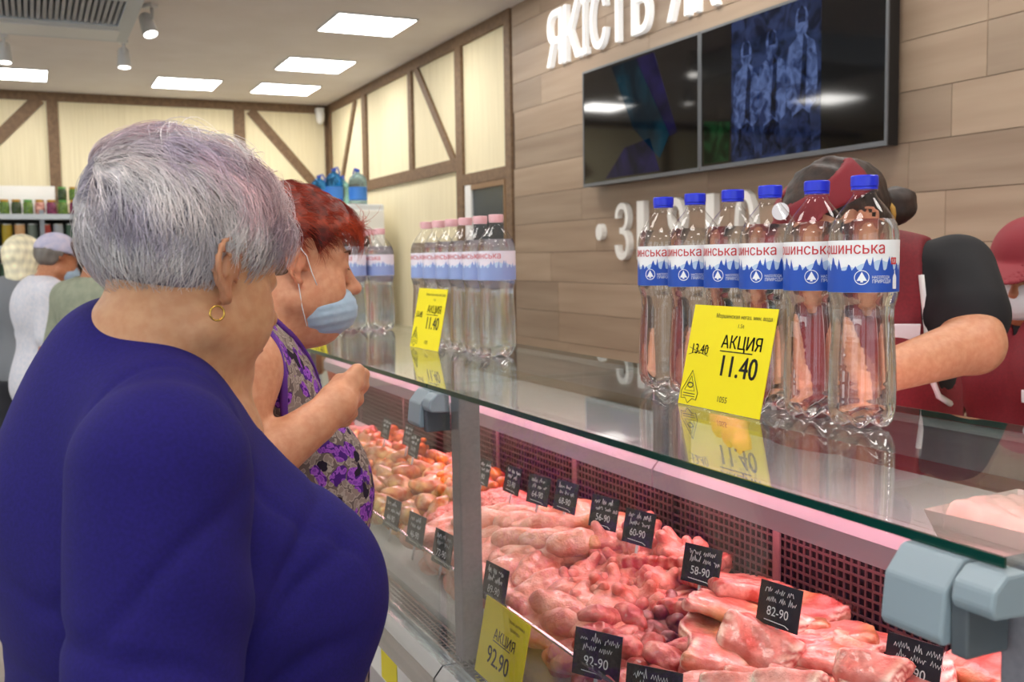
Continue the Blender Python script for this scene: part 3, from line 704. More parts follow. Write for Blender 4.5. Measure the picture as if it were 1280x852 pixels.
def head(Q, full=0.0, ear=True, face=True):
    Y = Q.copy(); Y[:, 1] = np.abs(Y[:, 1])
    d = el(Q, (-.014, 0, .035), (.094, .0745, .083))
    d = U(.03, d, el(Q, (.028, 0, -.028), (.060, .058+full*.01, .082)))
    d = U(.025, d, rc(Y, (-.006, .050+full*.006, -.058), (.060, .016, -.098-full*.004), .022+full*.006, .020), el(Q, (.070, 0, -.098), (.022, .022, .018)))
    d = U(.03, d, el(Y, (.046, .038+full*.004, -.044), (.034, .027, .036)))
    if full: d = U(.03, d, el(Q, (.022, 0, -.110), (.052, .045, .026+.012*full)))
    if face:
        d = U(.014, d, rc(Y, (.084, .008, .022), (.066, .046, .022), .011, .009))
        e = el(Y, (.092, .031, .004), (.016, .018, .012)); d = smax(d, -e, .012)
        d = U(.008, d, el(Y, (.077, .031, .003), (.0135, .0145, .0120)))
        d = U(.007, d, rc(Y, (.0765, .018, .0055), (.0765, .044, .0045), .0042, .0035))
        d = U(.012, d, rc(Q, (.086, 0, .012), (.110, 0, -.030), .0075, .0105), el(Q, (.113, 0, -.033), (.011, .010, .010)))
        d = U(.007, d, el(Y, (.099, .0115, -.037), (.010, .0075, .0085)))
        d = U(.010, d, el(Q, (.086, 0, -.062), (.018, .026, .022)))
        d = U(.005, d, el(Q, (.0985, 0, -.0605), (.0085, .022, .0052)), el(Q, (.0965, 0, -.0705), (.0085, .019, .0056)))
        d = smax(d, -el(Q, (.107, 0, -.0655), (.010, .022, .0016)), .003)
    if ear: d = U(.004, d, ears(Q))
    return d
def fingers(base, fdir, nrm, side, curl, s=1.0):
    """five unequal fingers; base: wrist, fdir: along the palm, nrm: out of the back of the hand, side: towards the thumb"""
    f, n, t = [np.array(v, float)/np.linalg.norm(v) for v in (fdir, nrm, side)]; b = np.array(base, float); out = []
    out.append((b, b+f*.05*s, .027*s, .030*s)); 
    for i, (o, L) in enumerate(((.030, .072), (.010, .080), (-.010, .074), (-.029, .058))):
        p = b+f*(.085-.004*abs(i-1))*s+t*o*s; out.append((b+f*.03*s+t*o*.75*s, p, .0145*s, .0115*s))
        a = 0.25+.15*i*0
        for j, (fr, r0, r1) in enumerate(((.45, .0105, .0095), (.30, .0095, .0088), (.25, .0088, .0075))):
            a += curl*(1.0 if j else .75)
            q = p+(f*math.cos(a)-n*math.sin(a))*L*fr*s; out.append((p, q, r0*s, r1*s)); p = q
    p = b+f*.022*s+t*.026*s; d0 = f*.55+t*.75-n*.25*(1+curl); d0 /= np.linalg.norm(d0)
    q = p+d0*.040*s; out.append((p, q, .0145*s, .0115*s)); d1 = f*.9-t*(.15+.45*curl)-n*.45*curl; d1 /= np.linalg.norm(d1)
    r = q+d1*.030*s; out.append((q, r, .011*s, .0098*s)); out.append((r, r+(d1-n*.2*curl)*.022*s, .0098*s, .008*s))
    return out
def chain(P, segs, k=.006):
    d = None
    for a, b, ra, rb in segs:
        e = rc(P, a, b, ra, rb); d = e if d is None else smin(d, e, k)
    return d
# ------------------------------------------------------------------ strand hair
def strands(name, parent, roots, dirs, nrms, length, mat, cols, rad=.00035, K=7, lift=.004, curl=.25, seed=0, centre=None, shrink=0):
    r = np.random.RandomState(seed); n = len(roots); p = roots.copy().astype(float); d = dirs.copy().astype(float); pts = [p.copy()]
    L = length if np.ndim(length) else np.full(n, length)
    L = L*r.uniform(.6, 1.15, n); ph = r.uniform(0, 6.28, n); cu = r.normal(0, curl, n); nr = nrms.astype(float)
    for k in range(1, K):
        t = k/(K-1); side = np.cross(nr, d); side /= np.linalg.norm(side, axis=1)[:, None]+1e-9
        d = d+side*(cu/(K-1))[:, None]+nr*(lift*(1-2.2*t))[:, None] if np.ndim(lift) else d+side*(cu/(K-1))[:, None]+nr*lift*(1-2.2*t)
        d /= np.linalg.norm(d, axis=1)[:, None]
        p = p+d*(L/(K-1))[:, None]
        if centre is not None:                        # keep following the skull
            q = (p-centre[0])/centre[1]; nr = q/np.linalg.norm(q, axis=1)[:, None]/centre[1]; nr /= np.linalg.norm(nr, axis=1)[:, None]
            d = d-nr*((d*nr).sum(1)*.55)[:, None]; d /= np.linalg.norm(d, axis=1)[:, None]
        pts.append(p.copy())
    P = np.stack(pts, 1); T = np.gradient(P, axis=1); T /= np.linalg.norm(T, axis=2)[:, :, None]+1e-9
    a = np.cross(T, np.array([.31, .53, .79])); a /= np.linalg.norm(a, axis=2)[:, :, None]+1e-9; b = np.cross(T, a)
    rr = rad*np.linspace(1.0, .25, K)[None, :, None]
    V = np.stack([P+(a*math.cos(q)+b*math.sin(q))*rr for q in (0, 2.094, 4.189)], 2).reshape(-1, 3)
    i = np.arange(n)[:, None, None]*K*3; j = np.arange(K-1)[None, :, None]*3; k = np.arange(3)[None, None, :]; k2 = (k+1) % 3
    F = np.stack([i+j+k, i+j+k2, i+j+3+k2, i+j+3+k], -1).reshape(-1, 4)
    C = np.repeat(cols, K*3, axis=0)
    o = link(name, raw_mesh(name, V, F, mat, C), parent); return o
def lin(h): return np.array(S(h)[:3], f32)
M('skin', '#ffffff', .48, attr='Col', c2='#f3e6df', scale=90, bump=.06, bscale=500, sss=.12, spec=.4)
M('hair', '#ffffff', .42, attr='Col', spec=.5)
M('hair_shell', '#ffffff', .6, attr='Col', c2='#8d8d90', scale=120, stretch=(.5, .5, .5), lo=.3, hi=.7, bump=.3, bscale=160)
M('eye_white', '#e9e4de', .2); M('eye_dark', '#2a1d14', .15); M('gold', '#d8b25a', .2, metal=1.0)
SKIN = {'pale': ('#c4946f', '#b07058'), 'fair': ('#d59c7a', '#c5735b'), 'tan': ('#b47a58', '#a05c45')}
def skin_col(kind, toh):
    base, lip = lin(SKIN[kind][0]), lin(SKIN[kind][1])
    def fn(V):
        Q = toh(V); c = np.tile(base, (len(V), 1)); Y = Q.copy(); Y[:, 1] = np.abs(Y[:, 1])
        def mixin(w, colr): c[:] = c*(1-w[:, None])+colr*w[:, None]
        mixin(np.clip(-el(Q, (.1, 0, -.0655), (.02, .024, .013))/.006, 0, 1)*.85, lin('#b0564f'))
        mixin(np.clip(1-np.linalg.norm((Y-A(.06, .045, -.035))/A(.03, .02, .03), axis=1), 0, 1)*.5, lip)
        mixin(np.clip(1-np.linalg.norm((Q-A(.113, 0, -.033))/A(.018, .018, .018), axis=1), 0, 1)*.5, lip)
        mixin(np.clip(1-np.abs(ears(Q))/.010, 0, 1)*.45, lip)
        mixin(np.clip(.4+wob(V, 60, 3)*.4, 0, 1)*.12, lip)
        return c
    return fn
# ------------------------------------------------------------------ people
class Fig:
    def __init__(s, label, base, az, hc, hyaw=0, hpitch=0, hroll=0, full=.5, heavy=1.0, lean=0, group=None, skin='fair', h=.006, k=1.0):
        s.root = thing('person', label, 'person', (base[0], base[1], 0), PI/2-math.radians(az), group)
        s.hc = A(*hc); s.R = rotm(math.radians(hyaw), math.radians(hpitch), math.radians(hroll)); s.full = full; s.h = h; s.skin = skin; s.k = k; s.heavy = heavy; s.lean = math.radians(lean)
        s.piv = A(0, 0, .92); w = heavy
        s.torso = [('el', (.01, 0, 1.20), (.115*w, .165*w, .19)), ('el', (-.03, 0, 1.27), (.095*w, .155*w, .13)), ('el', (.03, 0, 1.0), (.14*w, .165*w, .19)), ('el', (0, 0, .88), (.15*w, .18*w, .17))]
        s.arms = []; s.hands = []; s.extra = []; s.neck = None; s.legs = True; s.shoulder_r = .06
    def toh(s, P): return (np.asarray(P, f32)-s.hc)@s.R/s.k
    def fromh(s, q): return s.hc+s.R@(np.asarray(q, f32)*s.k)
    def un(s, P):
        if not s.lean: return P
        c, n = math.cos(s.lean), math.sin(s.lean); Q = P-s.piv; o = Q.copy(); o[:, 0] = Q[:, 0]*c-Q[:, 2]*n; o[:, 2] = Q[:, 0]*n+Q[:, 2]*c; up = np.clip(Q[:, 2]/.1, 0, 1)[:, None]
        return (Q+(o-Q)*up+s.piv).astype(f32)
    def trunk(s, P, grow=0.0, k=.06):
        T = s.un(P); d = None
        for q in s.torso:
            if q[0] == 'el': e = el(T, q[1], q[2])
            elif q[0] == 'el2': e = el(np.stack([T[:, 0], np.abs(T[:, 1]), T[:, 2]], 1), q[1], q[2])
            else: e = rc(np.stack([T[:, 0], np.abs(T[:, 1]), T[:, 2]], 1), *q[1:])
            d = e if d is None else smin(d, e, k)
        return d-grow
    def arm_sdf(s, P, k=.02):
        d = None
        for a in s.arms:
            for i in range(len(a)-1):
                e = rc(P, a[i][0], a[i+1][0], a[i][1], a[i+1][1]); d = e if d is None else smin(d, e, k)
        return d
    def leg_sdf(s, P):
        Y = P.copy(); Y[:, 1] = np.abs(Y[:, 1]); w = .8+.2*s.heavy
        return U(.03, rc(Y, (0, .095, .86), (.02, .10, .47), .10*w, .066*w), rc(Y, (.02, .10, .47), (-.01, .10, .08), .064*w, .042), rc(Y, (-.03, .10, .045), (.12, .115, .035), .038, .030))
    def body(s, P):
        d = s.trunk(P, -.012); d = smin(d, s.leg_sdf(P), .04)
        a = s.arm_sdf(P)
        if a is not None: d = smin(d, a, .04)
        nk = s.neck
        d = smin(d, rc(P, nk[0], nk[1], nk[2], nk[3]), .045)
        d = smin(d, head(s.toh(P), s.full)*s.k, .022)
        for q in s.extra: d = smin(d, q(P), .02)
        if s.hands: d = smin(d, chain(P, s.hands), .008)
        return d
    def setneck(s, r0=.062, r1=.057, b=(0, 0, 1.34)):
        s.neck = (A(*b), s.fromh((-.028, 0, -.065)), r0, r1)
    def bounds(s):
        pts = [q[0] for a in s.arms for q in a]+[q[0] for q in s.hands]+[q[1] for q in s.hands]+[s.hc+A(.13, .13, .15), s.hc-A(.13, .13, .15), A(.27*s.heavy, .28*s.heavy, 1.4), A(-.24*s.heavy, -.28*s.heavy, -.02)]
        pts = np.array(pts); return pts.min(0)-.09, pts.max(0)+.09
    def make_body(s, it=1):
        lo, hi = s.bounds(); s.lo, s.hi = lo, hi
        return field_obj('body', s.body, lo, hi, s.h, 'skin', s.root, skin_col(s.skin, s.toh), it)
    def eyes(s):
        for sgn in (1, -1):
            e = link('eye', MB().lathe([(.004, -.0112), (.0085, -.0085), (.0115, -.003), (.0115, .003), (.0085, .0085), (.004, .0112)], 16).mesh('eye', 'eye_white', True), s.root, s.fromh((.0755, .031*sgn, .0030)))
            i = link('iris', MB().lathe([(.0055, .0), (.0045, .0018), (.001, .0025)], 16).mesh('iris', 'eye_dark', True), e); i.matrix_local = Matrix.Rotation(PI/2, 4, 'Y') @ Matrix.Identity(4); i.location = (.0098, 0, -.002)
    def cloth(s, name, fn, mat, h=None, it=1, col=None): return field_obj(name, fn, s.lo, s.hi, h or s.h, mat, s.root, col, it)
CR = ((-.014, 0, .035), (.094, .0745, .083))
def scalp(Q, zx, zz, T, soft=.02):
    g = Q[:, 2]-np.interp(Q[:, 0], zx, zz); m = np.clip((g+.004)/soft, 0, 1); m = m*m*(3-2*m)
    return el(Q, *CR)-(T(Q)*m-.014*(1-m))
def scatter(V, F, n, seed, wfn=None):
    r = np.random.RandomState(seed); a, b, c = V[F[:, 0]], V[F[:, 1]], V[F[:, 2]]; N_ = np.cross(b-a, c-a); ar = np.linalg.norm(N_, axis=1)+1e-12
    w_ = ar*(wfn((a+c)/2) if wfn is not None else 1); i = r.choice(len(F), n, p=w_/w_.sum())
    u = r.rand(n, 2); p = a[i]+(b[i]-a[i])*u[:, :1]+(V[F[i, 3]]-a[i])*u[:, 1:]
    return p, N_[i]/ar[i][:, None]
def comb(N_, want):
    d = want-N_*(want*N_).sum(1)[:, None]; return d/(np.linalg.norm(d, axis=1)[:, None]+1e-9)
def snapx(fn, y, z, x0=.55, off=.002, sgn=-1):
    out = []
    for yy, zz in zip(y, z):
        x = x0
        for _ in range(60):
            d = float(fn(np.array([[x, yy, zz]], f32))[0])
            if d < off: break
            x += sgn*min(max(d-off*.5, .0008)*.8, .03)
        out.append((x, yy, zz))
    return out

# ---------------- grey-haired woman in the blue top
M('blue_top', '#1e1563', .9, c2='#1a1257', scale=300, bump=.12, bscale=900, spec=.25)
M('seam_blue', '#1a1560', .8); M('trousers_dark', '#23232b', .8); M('shoe_black', '#1b1a1c', .5)
g = Fig('grey-haired woman in a dark blue top, seen from behind', (.08, 1.08), 80, (.058, -.03, 1.472), 18, 13, 0, .45, 1.2, h=.0046, skin='pale', k=.95)
g.torso = [('el', (.02, 0, 1.17), (.132, .172, .20)), ('el', (-.015, 0, 1.20), (.085, .150, .150)), ('el2', (.124, .082, 1.135), (.098, .094, .104)), ('el', (.055, 0, .97), (.152, .19, .20)), ('el', (.0, 0, .87), (.185, .215, .19)), ('rc', (.005, .0, 1.365), (-.005, .125, 1.330), .052, .052), ('rc', (-.005, 0, 1.385), (-.045, 0, 1.26), .045, .06)]
g.arms = [[(A(-.020, -.182, 1.305), .070), (A(-.050, -.228, 1.06), .062), (A(.08, -.20, .90), .040), (A(.14, -.19, .84), .030)], [(A(.045, .165, 1.275), .066), (A(.0, .22, 1.05), .060), (A(.12, .17, .96), .040), (A(.18, .14, .94), .030)]]
g.hands = fingers((.14, -.19, .84), (.6, .1, -.7), (.2, -.9, .1), (.7, 0, .6), .35)+fingers((.18, .14, .94), (.8, -.5, -.2), (.1, .3, .9), (.3, .8, 0), .35)
g.setneck(.060, .055, (.025, -.005, 1.335))
g.extra = [lambda P: el(P, (.060, -.012, 1.295), (.070, .095, .075))]
g.make_body()
def gtop(P, grow=.011):
    a = None
    for sgn in (0, 1):
        q = g.arms[sgn]; e = smin(rc(P, q[0][0], q[1][0], .074, .068), rc(P, q[1][0], q[1][0]+(q[2][0]-q[1][0])*.45, .070, .062), .02); a = e if a is None else np.minimum(a, e)
    d = smin(g.trunk(P, grow), a-.003, .016)
    # drape: folds below the arm and across the bust
    z = P[:, 2]; x = P[:, 0]
    d = d+.0035*np.sin((z*.8+x*.55)*70+np.sin(P[:, 1]*30))*np.exp(-((P[:, 2]-1.17)/.09)**2)*np.exp(-((x-.02)/.09)**2)
    d = d+.0022*wob(P, 16, 4)
    d = d+.0030*np.exp(-((P[:, 1]+.150+.10*(1.30-z))/.0035)**2)*np.clip((z-1.16)/.04, 0, 1)
    for (cx, cz, sl, wd_, am) in ((.10, 1.20, .9, .010, .006), (.08, 1.16, .6, .009, .006), (.09, 1.10, .3, .010, .006), (-.06, 1.17, -.5, .010, .005), (-.06, 1.10, -.3, .010, .005), (.12, 1.03, -.35, .011, .006), (-.03, 1.25, .8, .009, .004)):
        d = d+am*np.exp(-(((z-cz)-sl*(x-cx)+.008*np.sin(x*45))/wd_)**2)*np.exp(-((x-cx)/.075)**2)
    cut = U(.03, el(P, (.105, -.012, 1.445), (.115, .100, .100)), el(P, (.15, -.02, 1.37), (.085, .070, .095)))
    d = smax(d, -cut, .006); return smax(d, .74-z, .01)
g.cloth('top', gtop, 'blue_top', .0045, 2)
g.cloth('trousers', lambda P: smax(smax(U(.04, el(P, (.0, 0, .86), (.19, .215, .17)), g.leg_sdf(P)-.022), P[:, 2]-.80, .01), .07-P[:, 2], .01), 'trousers_dark', .012)
g.cloth('shoes', lambda P: smax(g.leg_sdf(P)-.008, P[:, 2]-.075, .008), 'shoe_black', .008)
# neckline binding
def gskin(P): return np.minimum(g.body(P), g.trunk(P, .011))
# hair
ZX = [-.12, -.09, -.06, -.036, -.022, -.004, .010, .026, .044, .075, .12]; ZZ = [-.060, -.066, -.066, -.054, -.030, .026, .040, .002, .030, .052, .056]
def gT(Q):
    up = np.clip((Q[:, 2]+.02)/.10, 0, 1); t = .004+.013*up
    t += .008*np.clip((Q[:, 0]-.02)/.07, 0, 1)*up + .005*np.clip((-Q[:, 0]-.02)/.08, 0, 1)*np.clip((Q[:, 2]-.0)/.05, 0, 1)
    return t+.0065*wob(Q, 48, 8)*up+.002*wob(Q, 160, 9)
hl = lambda P: scalp(g.toh(P), ZX, ZZ, gT)
Vh, Fh = nets(hl, g.hc-A(.16, .15, .12), g.hc+A(.16, .15, .17), .0036); Vh = relax(Vh, Fh, 1)
silver, lav, dark, lamp_rose = lin('#efe9e8'), lin('#b9afc0'), lin('#857f82'), lin('#e8b2b6')
def gcol(V, seed=1):
    Q = g.toh(V); r = np.random.RandomState(seed); n = len(V); w1 = np.clip(.45+wob(Q, 38, 5)*1.1, 0, 1)[:, None]; c = silver*(1-w1)+lav*w1
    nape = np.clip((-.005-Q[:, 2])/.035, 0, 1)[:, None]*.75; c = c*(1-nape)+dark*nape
    t = (np.clip((Q[:, 2]-.05)/.06, 0, 1)*np.clip(.5+wob(Q, 45, 6), 0, 1))[:, None]*.8; c = c*(1-t)+lamp_rose*t  # pink light of the meat lamps painted into the hair colour on top
    return (c*r.uniform(.7, 1.15, (n, 1))*np.clip(1+.45*wob(Q, 70, 15), .5, 1.3)[:, None]).astype(f32)
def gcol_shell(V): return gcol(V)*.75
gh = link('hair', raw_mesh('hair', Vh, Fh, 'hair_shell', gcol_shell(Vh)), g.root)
def gwant(p):
    Q = g.toh(p); top = np.clip((Q[:, 2]-.055)/.05, 0, 1)[:, None]; back = np.clip((-Q[:, 0])/.07, 0, 1)[:, None]
    dn = np.stack([.15+0*Q[:, 0], -np.sign(Q[:, 1])*.35*back[:, 0], -1+0*Q[:, 0]], 1)
    fw = np.stack([.9+0*Q[:, 0], -.55+.5*wob(Q, 18, 11), .1+0*Q[:, 0]], 1)
    w_ = dn*(1-top)+fw*top; w_ = w_+np.stack([wob(Q, 24, 20+i) for i in range(3)], 1)*1.35
    return (w_@g.R.T)
inner = lambda P: np.clip((g.toh(P)[:, 2]-np.interp(g.toh(P)[:, 0], ZX, ZZ))/.012, 0, 1)+.001
pr, nn = scatter(Vh, Fh, 13000, 3, inner)
Qz = g.toh(pr)[:, 2]; ln = np.where(Qz < .0, .018, .048)+.018*np.clip((Qz-.06)/.04, 0, 1)
cen = (np.array(g.hc+g.R@A(-.014, 0, .03)), np.array([.11, .10, .11]))
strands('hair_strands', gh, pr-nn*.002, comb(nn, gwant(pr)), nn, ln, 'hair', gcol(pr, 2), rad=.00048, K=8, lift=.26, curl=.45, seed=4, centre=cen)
er = g.fromh((-.018, -.0800, -.041)); link('earring', MB().tube([er+A(.0, -.001, 0)+A(.0068*math.cos(q), -.001, .0068*math.sin(q)-.006) for q in [i*PI/10 for i in range(20)]], .0010, 6, True).mesh('earring', 'gold', True), g.root)
g.eyes()
# ---------------- red-haired woman with the mask
def dressmat():
    m = bpy.data.materials.new('flower_dress'); m.use_nodes = True; MATS['flower_dress'] = m; nt = m.node_tree; N = nt.nodes; L = nt.links; b = N['Principled BSDF']; b.inputs['Roughness'].default_value = .8; b.inputs['Specular IOR Level'].default_value = .2
    tc = N.new('ShaderNodeTexCoord'); nz = N.new('ShaderNodeTexNoise'); nz.inputs['Scale'].default_value = 28; nz.inputs['Detail'].default_value = 3
    mp = N.new('ShaderNodeVectorMath'); mp.operation = 'MULTIPLY_ADD'; mp.inputs[1].default_value = (.035,)*3
    L.new(tc.outputs['Object'], nz.inputs['Vector']); L.new(nz.outputs['Color'], mp.inputs[0]); L.new(tc.outputs['Object'], mp.inputs[2])
    def vor(scale, feat='F1'):
        v = N.new('ShaderNodeTexVoronoi'); v.inputs['Scale'].default_value = scale; v.feature = feat; L.new(mp.outputs[0], v.inputs['Vector']); return v
    def ramp(src, stops):
        c = N.new('ShaderNodeValToRGB'); e = c.color_ramp.elements; c.color_ramp.interpolation = 'CONSTANT'
        for i, (p, colr) in enumerate(stops):
            k = e[i] if i < 2 else e.new(p); k.position = p; k.color = S(colr) if isinstance(colr, str) else (colr,)*3+(1,)
        L.new(src, c.inputs[0]); return c.outputs[0]
    def mix(fac, a, bb):
        x = N.new('ShaderNodeMix'); x.data_type = 'RGBA'; L.new(fac, x.inputs['Factor'])
        for s_, q in (('A', a), ('B', bb)):
            if isinstance(q, str): x.inputs[s_].default_value = S(q)
            else: L.new(q, x.inputs[s_])
        return x.outputs['Result']
    v1 = vor(32); v2 = vor(100); v3 = vor(21)
    ground = ramp(v2.outputs['Distance'], [(0, '#8f8078'), (.45, '#a89a92'), (.6, '#6e605c')])
    flower = ramp(v2.outputs['Distance'], [(0, '#7d3fa8'), (.35, '#9a55c0'), (.55, '#4b1f78')])
    isf = ramp(v1.outputs['Distance'], [(0, 1.0), (.50, 0.0)])
    isd = ramp(v3.outputs['Distance'], [(0, 1.0), (.22, 0.0)])
    L.new(mix(isd, mix(isf, ground, flower), '#241a2c'), b.inputs['Base Color'])
dressmat(); M('purple_trim', '#5b2a8c', .7); M('mask_blue', '#a9bfd2', .75, c2='#9db5c9', scale=60, bump=.08, bscale=600); M('mask_white', '#e6e8ea', .7)
r2 = Fig('red-haired woman in a purple flowered sleeveless dress, mask pulled under her nose', (.27, 1.655), 88, (.118, .0, 1.474), -2, 6, 0, .7, 1.15, h=.0046, skin='fair', k=.95)
r2.torso = [('el', (.02, 0, 1.19), (.135, .175, .20)), ('el', (-.03, 0, 1.25), (.105, .165, .155)), ('el2', (.120, .08, 1.12), (.085, .09, .10)), ('el', (.06, 0, .97), (.150, .19, .20)), ('el', (.0, 0, .86), (.17, .205, .19)), ('rc', (.0, .0, 1.37), (-.02, .145, 1.335), .060, .062)]
def l2(fig, p):
    a = fig.root.rotation_euler.z; dx, dy = p[0]-fig.root.location.x, p[1]-fig.root.location.y
    return A(dx*math.cos(a)+dy*math.sin(a), -dx*math.sin(a)+dy*math.cos(a), p[2])
wr2 = l2(r2, (.355, 1.43, 1.245)); eb2 = l2(r2, (.195, 1.40, 1.155))
r2.arms = [[(A(-.02, -.175, 1.325), .068), (eb2, .054), (wr2, .031)], [(A(-.02, .175, 1.325), .068), (A(-.03, .25, 1.07), .056), (A(.06, .25, .86), .032)]]
hd = (wr2-eb2)/np.linalg.norm(wr2-eb2)
r2.hands = fingers(wr2, hd+A(.05, .1, .1), (-.25, -.75, .45), (.35, .25, .9), 1.25, 1.0)+fingers((.06, .25, .86), (.2, 0, -1), (0, 1, 0), (1, 0, .2), .4)
r2.setneck(.064, .060, (.03, 0, 1.335)); r2.make_body()
def r2dress(P):
    d = r2.trunk(P, .008); Y = np.stack([P[:, 0], np.abs(P[:, 1]), P[:, 2]], 1)
    skirt = rc(P, (.02, 0, .86), (.02, 0, .42), .19, .21); d = smin(d, skirt*.9, .06)
    d = d+.003*wob(P, 20, 14)
    cut = U(.02, rc(Y, (-.02, .235, 1.36), (-.02, .205, 1.25), .078, .070), rc(Y, (-.02, .20, 1.41), (-.02, .28, 1.25), .06, .06))
    neck = U(.02, el(P, (.05, 0, 1.43), (.105, .095, .10)), rc(P, (.12, 0, 1.40), (.19, 0, 1.26), .06, .012))
    d = smax(smax(d, -cut, .006), -neck, .006); return smax(d, .40-P[:, 2], .01)
r2.cloth('dress', r2dress, 'flower_dress', .0052, 2)
def r2trim(P):
    Y = np.stack([P[:, 0], np.abs(P[:, 1]), P[:, 2]], 1)
    cut = U(.02, rc(Y, (-.02, .235, 1.36), (-.02, .205, 1.25), .078, .070), rc(Y, (-.02, .20, 1.41), (-.02, .28, 1.25), .06, .06))
    neck = U(.02, el(P, (.05, 0, 1.43), (.105, .095, .10)), rc(P, (.12, 0, 1.40), (.19, 0, 1.26), .06, .012))
    c = smin(cut, neck, .001); return smax(np.abs(r2.trunk(P, .009)+.003*wob(P, 20, 14))-.004, np.maximum(c-.013, -c-.001), .002)
r2.cloth('dress_trim', r2trim, 'purple_trim', .0042, 1)
r2.cloth('shoes', lambda P: smax(r2.leg_sdf(P)-.008, P[:, 2]-.075, .008), 'shoe_black', .008)
ZX2 = [-.12, -.09, -.06, -.036, -.022, -.004, .012, .026, .044, .070, .12]; ZZ2 = [-.055, -.06, -.06, -.050, -.030, .036, .042, .010, .034, .056, .060]
def r2T(Q):
    up = np.clip((Q[:, 2]-.005)/.06, 0, 1); return .005+.017*up+.010*np.clip((Q[:, 0]-.02)/.08, 0, 1)*up+.003*wob(Q, 70, 3)*up
Vr, Fr = nets(lambda P: scalp(r2.toh(P), ZX2, ZZ2, r2T), r2.hc-A(.16, .15, .12), r2.hc+A(.16, .15, .17), .0040); Vr = relax(Vr, Fr, 1)
def r2col(V, seed=1):
    Q = r2.toh(V); r = np.random.RandomState(seed); w_ = np.clip(.5+wob(Q, 40, 5)*.7, 0, 1)[:, None]; c = lin('#8a2012')*(1-w_)+lin('#d8522a')*w_
    low = np.clip((.030-Q[:, 2]-.10*np.clip(Q[:, 0], 0, 1))/.02, 0, 1)[:, None]*np.clip((.05-Q[:, 0])/.02, 0, 1)[:, None]; c = c*(1-low)+lin('#b59a80')*low
    return (c*r.uniform(.6, 1.15, (len(V), 1))).astype(f32)
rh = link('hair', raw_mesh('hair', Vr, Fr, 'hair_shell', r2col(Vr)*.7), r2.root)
def r2want(p):
    Q = r2.toh(p); fw = np.clip((Q[:, 2]-.02)/.05, 0, 1)[:, None]; dn = np.tile(A(.2, 0, -1), (len(Q), 1)); f_ = np.tile(A(1, 0, -.12), (len(Q), 1))
    return ((dn*(1-fw)+f_*fw+np.stack([wob(Q, 30, 40+i) for i in range(3)], 1)*.45)@r2.R.T)
in2 = lambda P: np.clip((r2.toh(P)[:, 2]-np.interp(r2.toh(P)[:, 0], ZX2, ZZ2))/.012, 0, 1)+.001
pr, nn = scatter(Vr, Fr, 6500, 5, in2); Qz = r2.toh(pr); ln = np.where(Qz[:, 2] < .02, .010, .036)+.026*np.clip((Qz[:, 0]-.03)/.05, 0, 1)*(Qz[:, 2] > .04)
strands('hair_strands', rh, pr-nn*.002, comb(nn, r2want(pr)), nn, ln, 'hair', r2col(pr, 3), rad=.00050, K=6, lift=.20, curl=.5, seed=9, centre=(np.array(r2.hc+r2.R@A(-.014, 0, .03)), np.array([.115, .09, .10])))
def r2mask(P):
    Q = r2.toh(P); Y = Q.copy(); Y[:, 1] = np.abs(Y[:, 1]); d = el(Q, (.042, 0, -.072), (.076, .071, .054))+.0012*np.sin((Q[:, 2]-.25*Q[:, 0])*420)
    reg = np.maximum(.012+.25*(Q[:, 2]+.08)-Q[:, 0], (Q[:, 2]+.030)-.0*Q[:, 0]); return smax(d, reg, .004)
r2.cloth('face_mask', r2mask, 'mask_blue', .0042, 1)
for sgn in (1, -1):
    for q in ([(.030, .070*sgn, -.040), (.014, .0775*sgn, -.012), (.002, .0835*sgn, .014), (-.010, .087*sgn, .026)], [(.014, .070*sgn, -.102), (.002, .0765*sgn, -.070), (-.008, .084*sgn, -.034), (-.020, .086*sgn, -.018)]):
        link('mask_strap', MB().tube([r2.fromh(x) for x in q], .0009, 5).mesh('mask_strap', 'mask_white', True), r2.root)
r2.eyes()
M('brow_brown', '#6b4636', .8)
for sgn in (1, -1): link('eyelash', MB().tube([r2.fromh(q) for q in ((.0885, .022*sgn, .0015), (.0905, .031*sgn, -.0010), (.0850, .041*sgn, .0005))], [.0008, .0012, .0008], 5).mesh('eyelash', 'eye_dark', True), r2.root)
for sgn in (1, -1): link('eyebrow', MB().tube([r2.fromh(q) for q in ((.094, .016*sgn, .026), (.089, .032*sgn, .031), (.076, .046*sgn, .027))], [.0016, .0022, .0010], 6).mesh('eyebrow', 'brow_brown', True), r2.root)
# ------------------------------------------------------------------ meat in the counter
def meatmat(name, attr=True, c2='#ffffff', c1='#e9d2cc', scale=60, rough=.32, coat=.35, bump=.25, bscale=140, sss=.15):
    M(name, c1, rough, attr='Col', c2=c2, scale=scale, detail=4, bump=bump, bscale=bscale, coat=coat, sss=sss, lo=.35, hi=.6, rand=True)
meatmat('meat_pork', c1='#cf7d76', scale=44, bump=.5); meatmat('meat_poultry', c1='#e6c4b4', scale=46, bump=.55, bscale=220); meatmat('meat_mince', c1='#dfa9a2', scale=120, bump=.8, bscale=150, coat=.1); meatmat('meat_belly', c1='#e0b3aa', scale=40, bump=.5); meatmat('meat_orange', c1='#d8863a', scale=45, rough=.25)
PIECES = {}
def piece(key, fn, ext, h, mat, colf, name, seed=0):
    V, F = nets(fn, -np.asarray(ext, f32), np.asarray(ext, f32), h); V = relax(V, F, 1)
    PIECES.setdefault(key, []).append((name, raw_mesh(name, V, F, mat, colf(V))))
def mixc(a, b, w): w = np.clip(w, 0, 1)[:, None]; return (lin(a)*(1-w)+lin(b)*w).astype(f32)
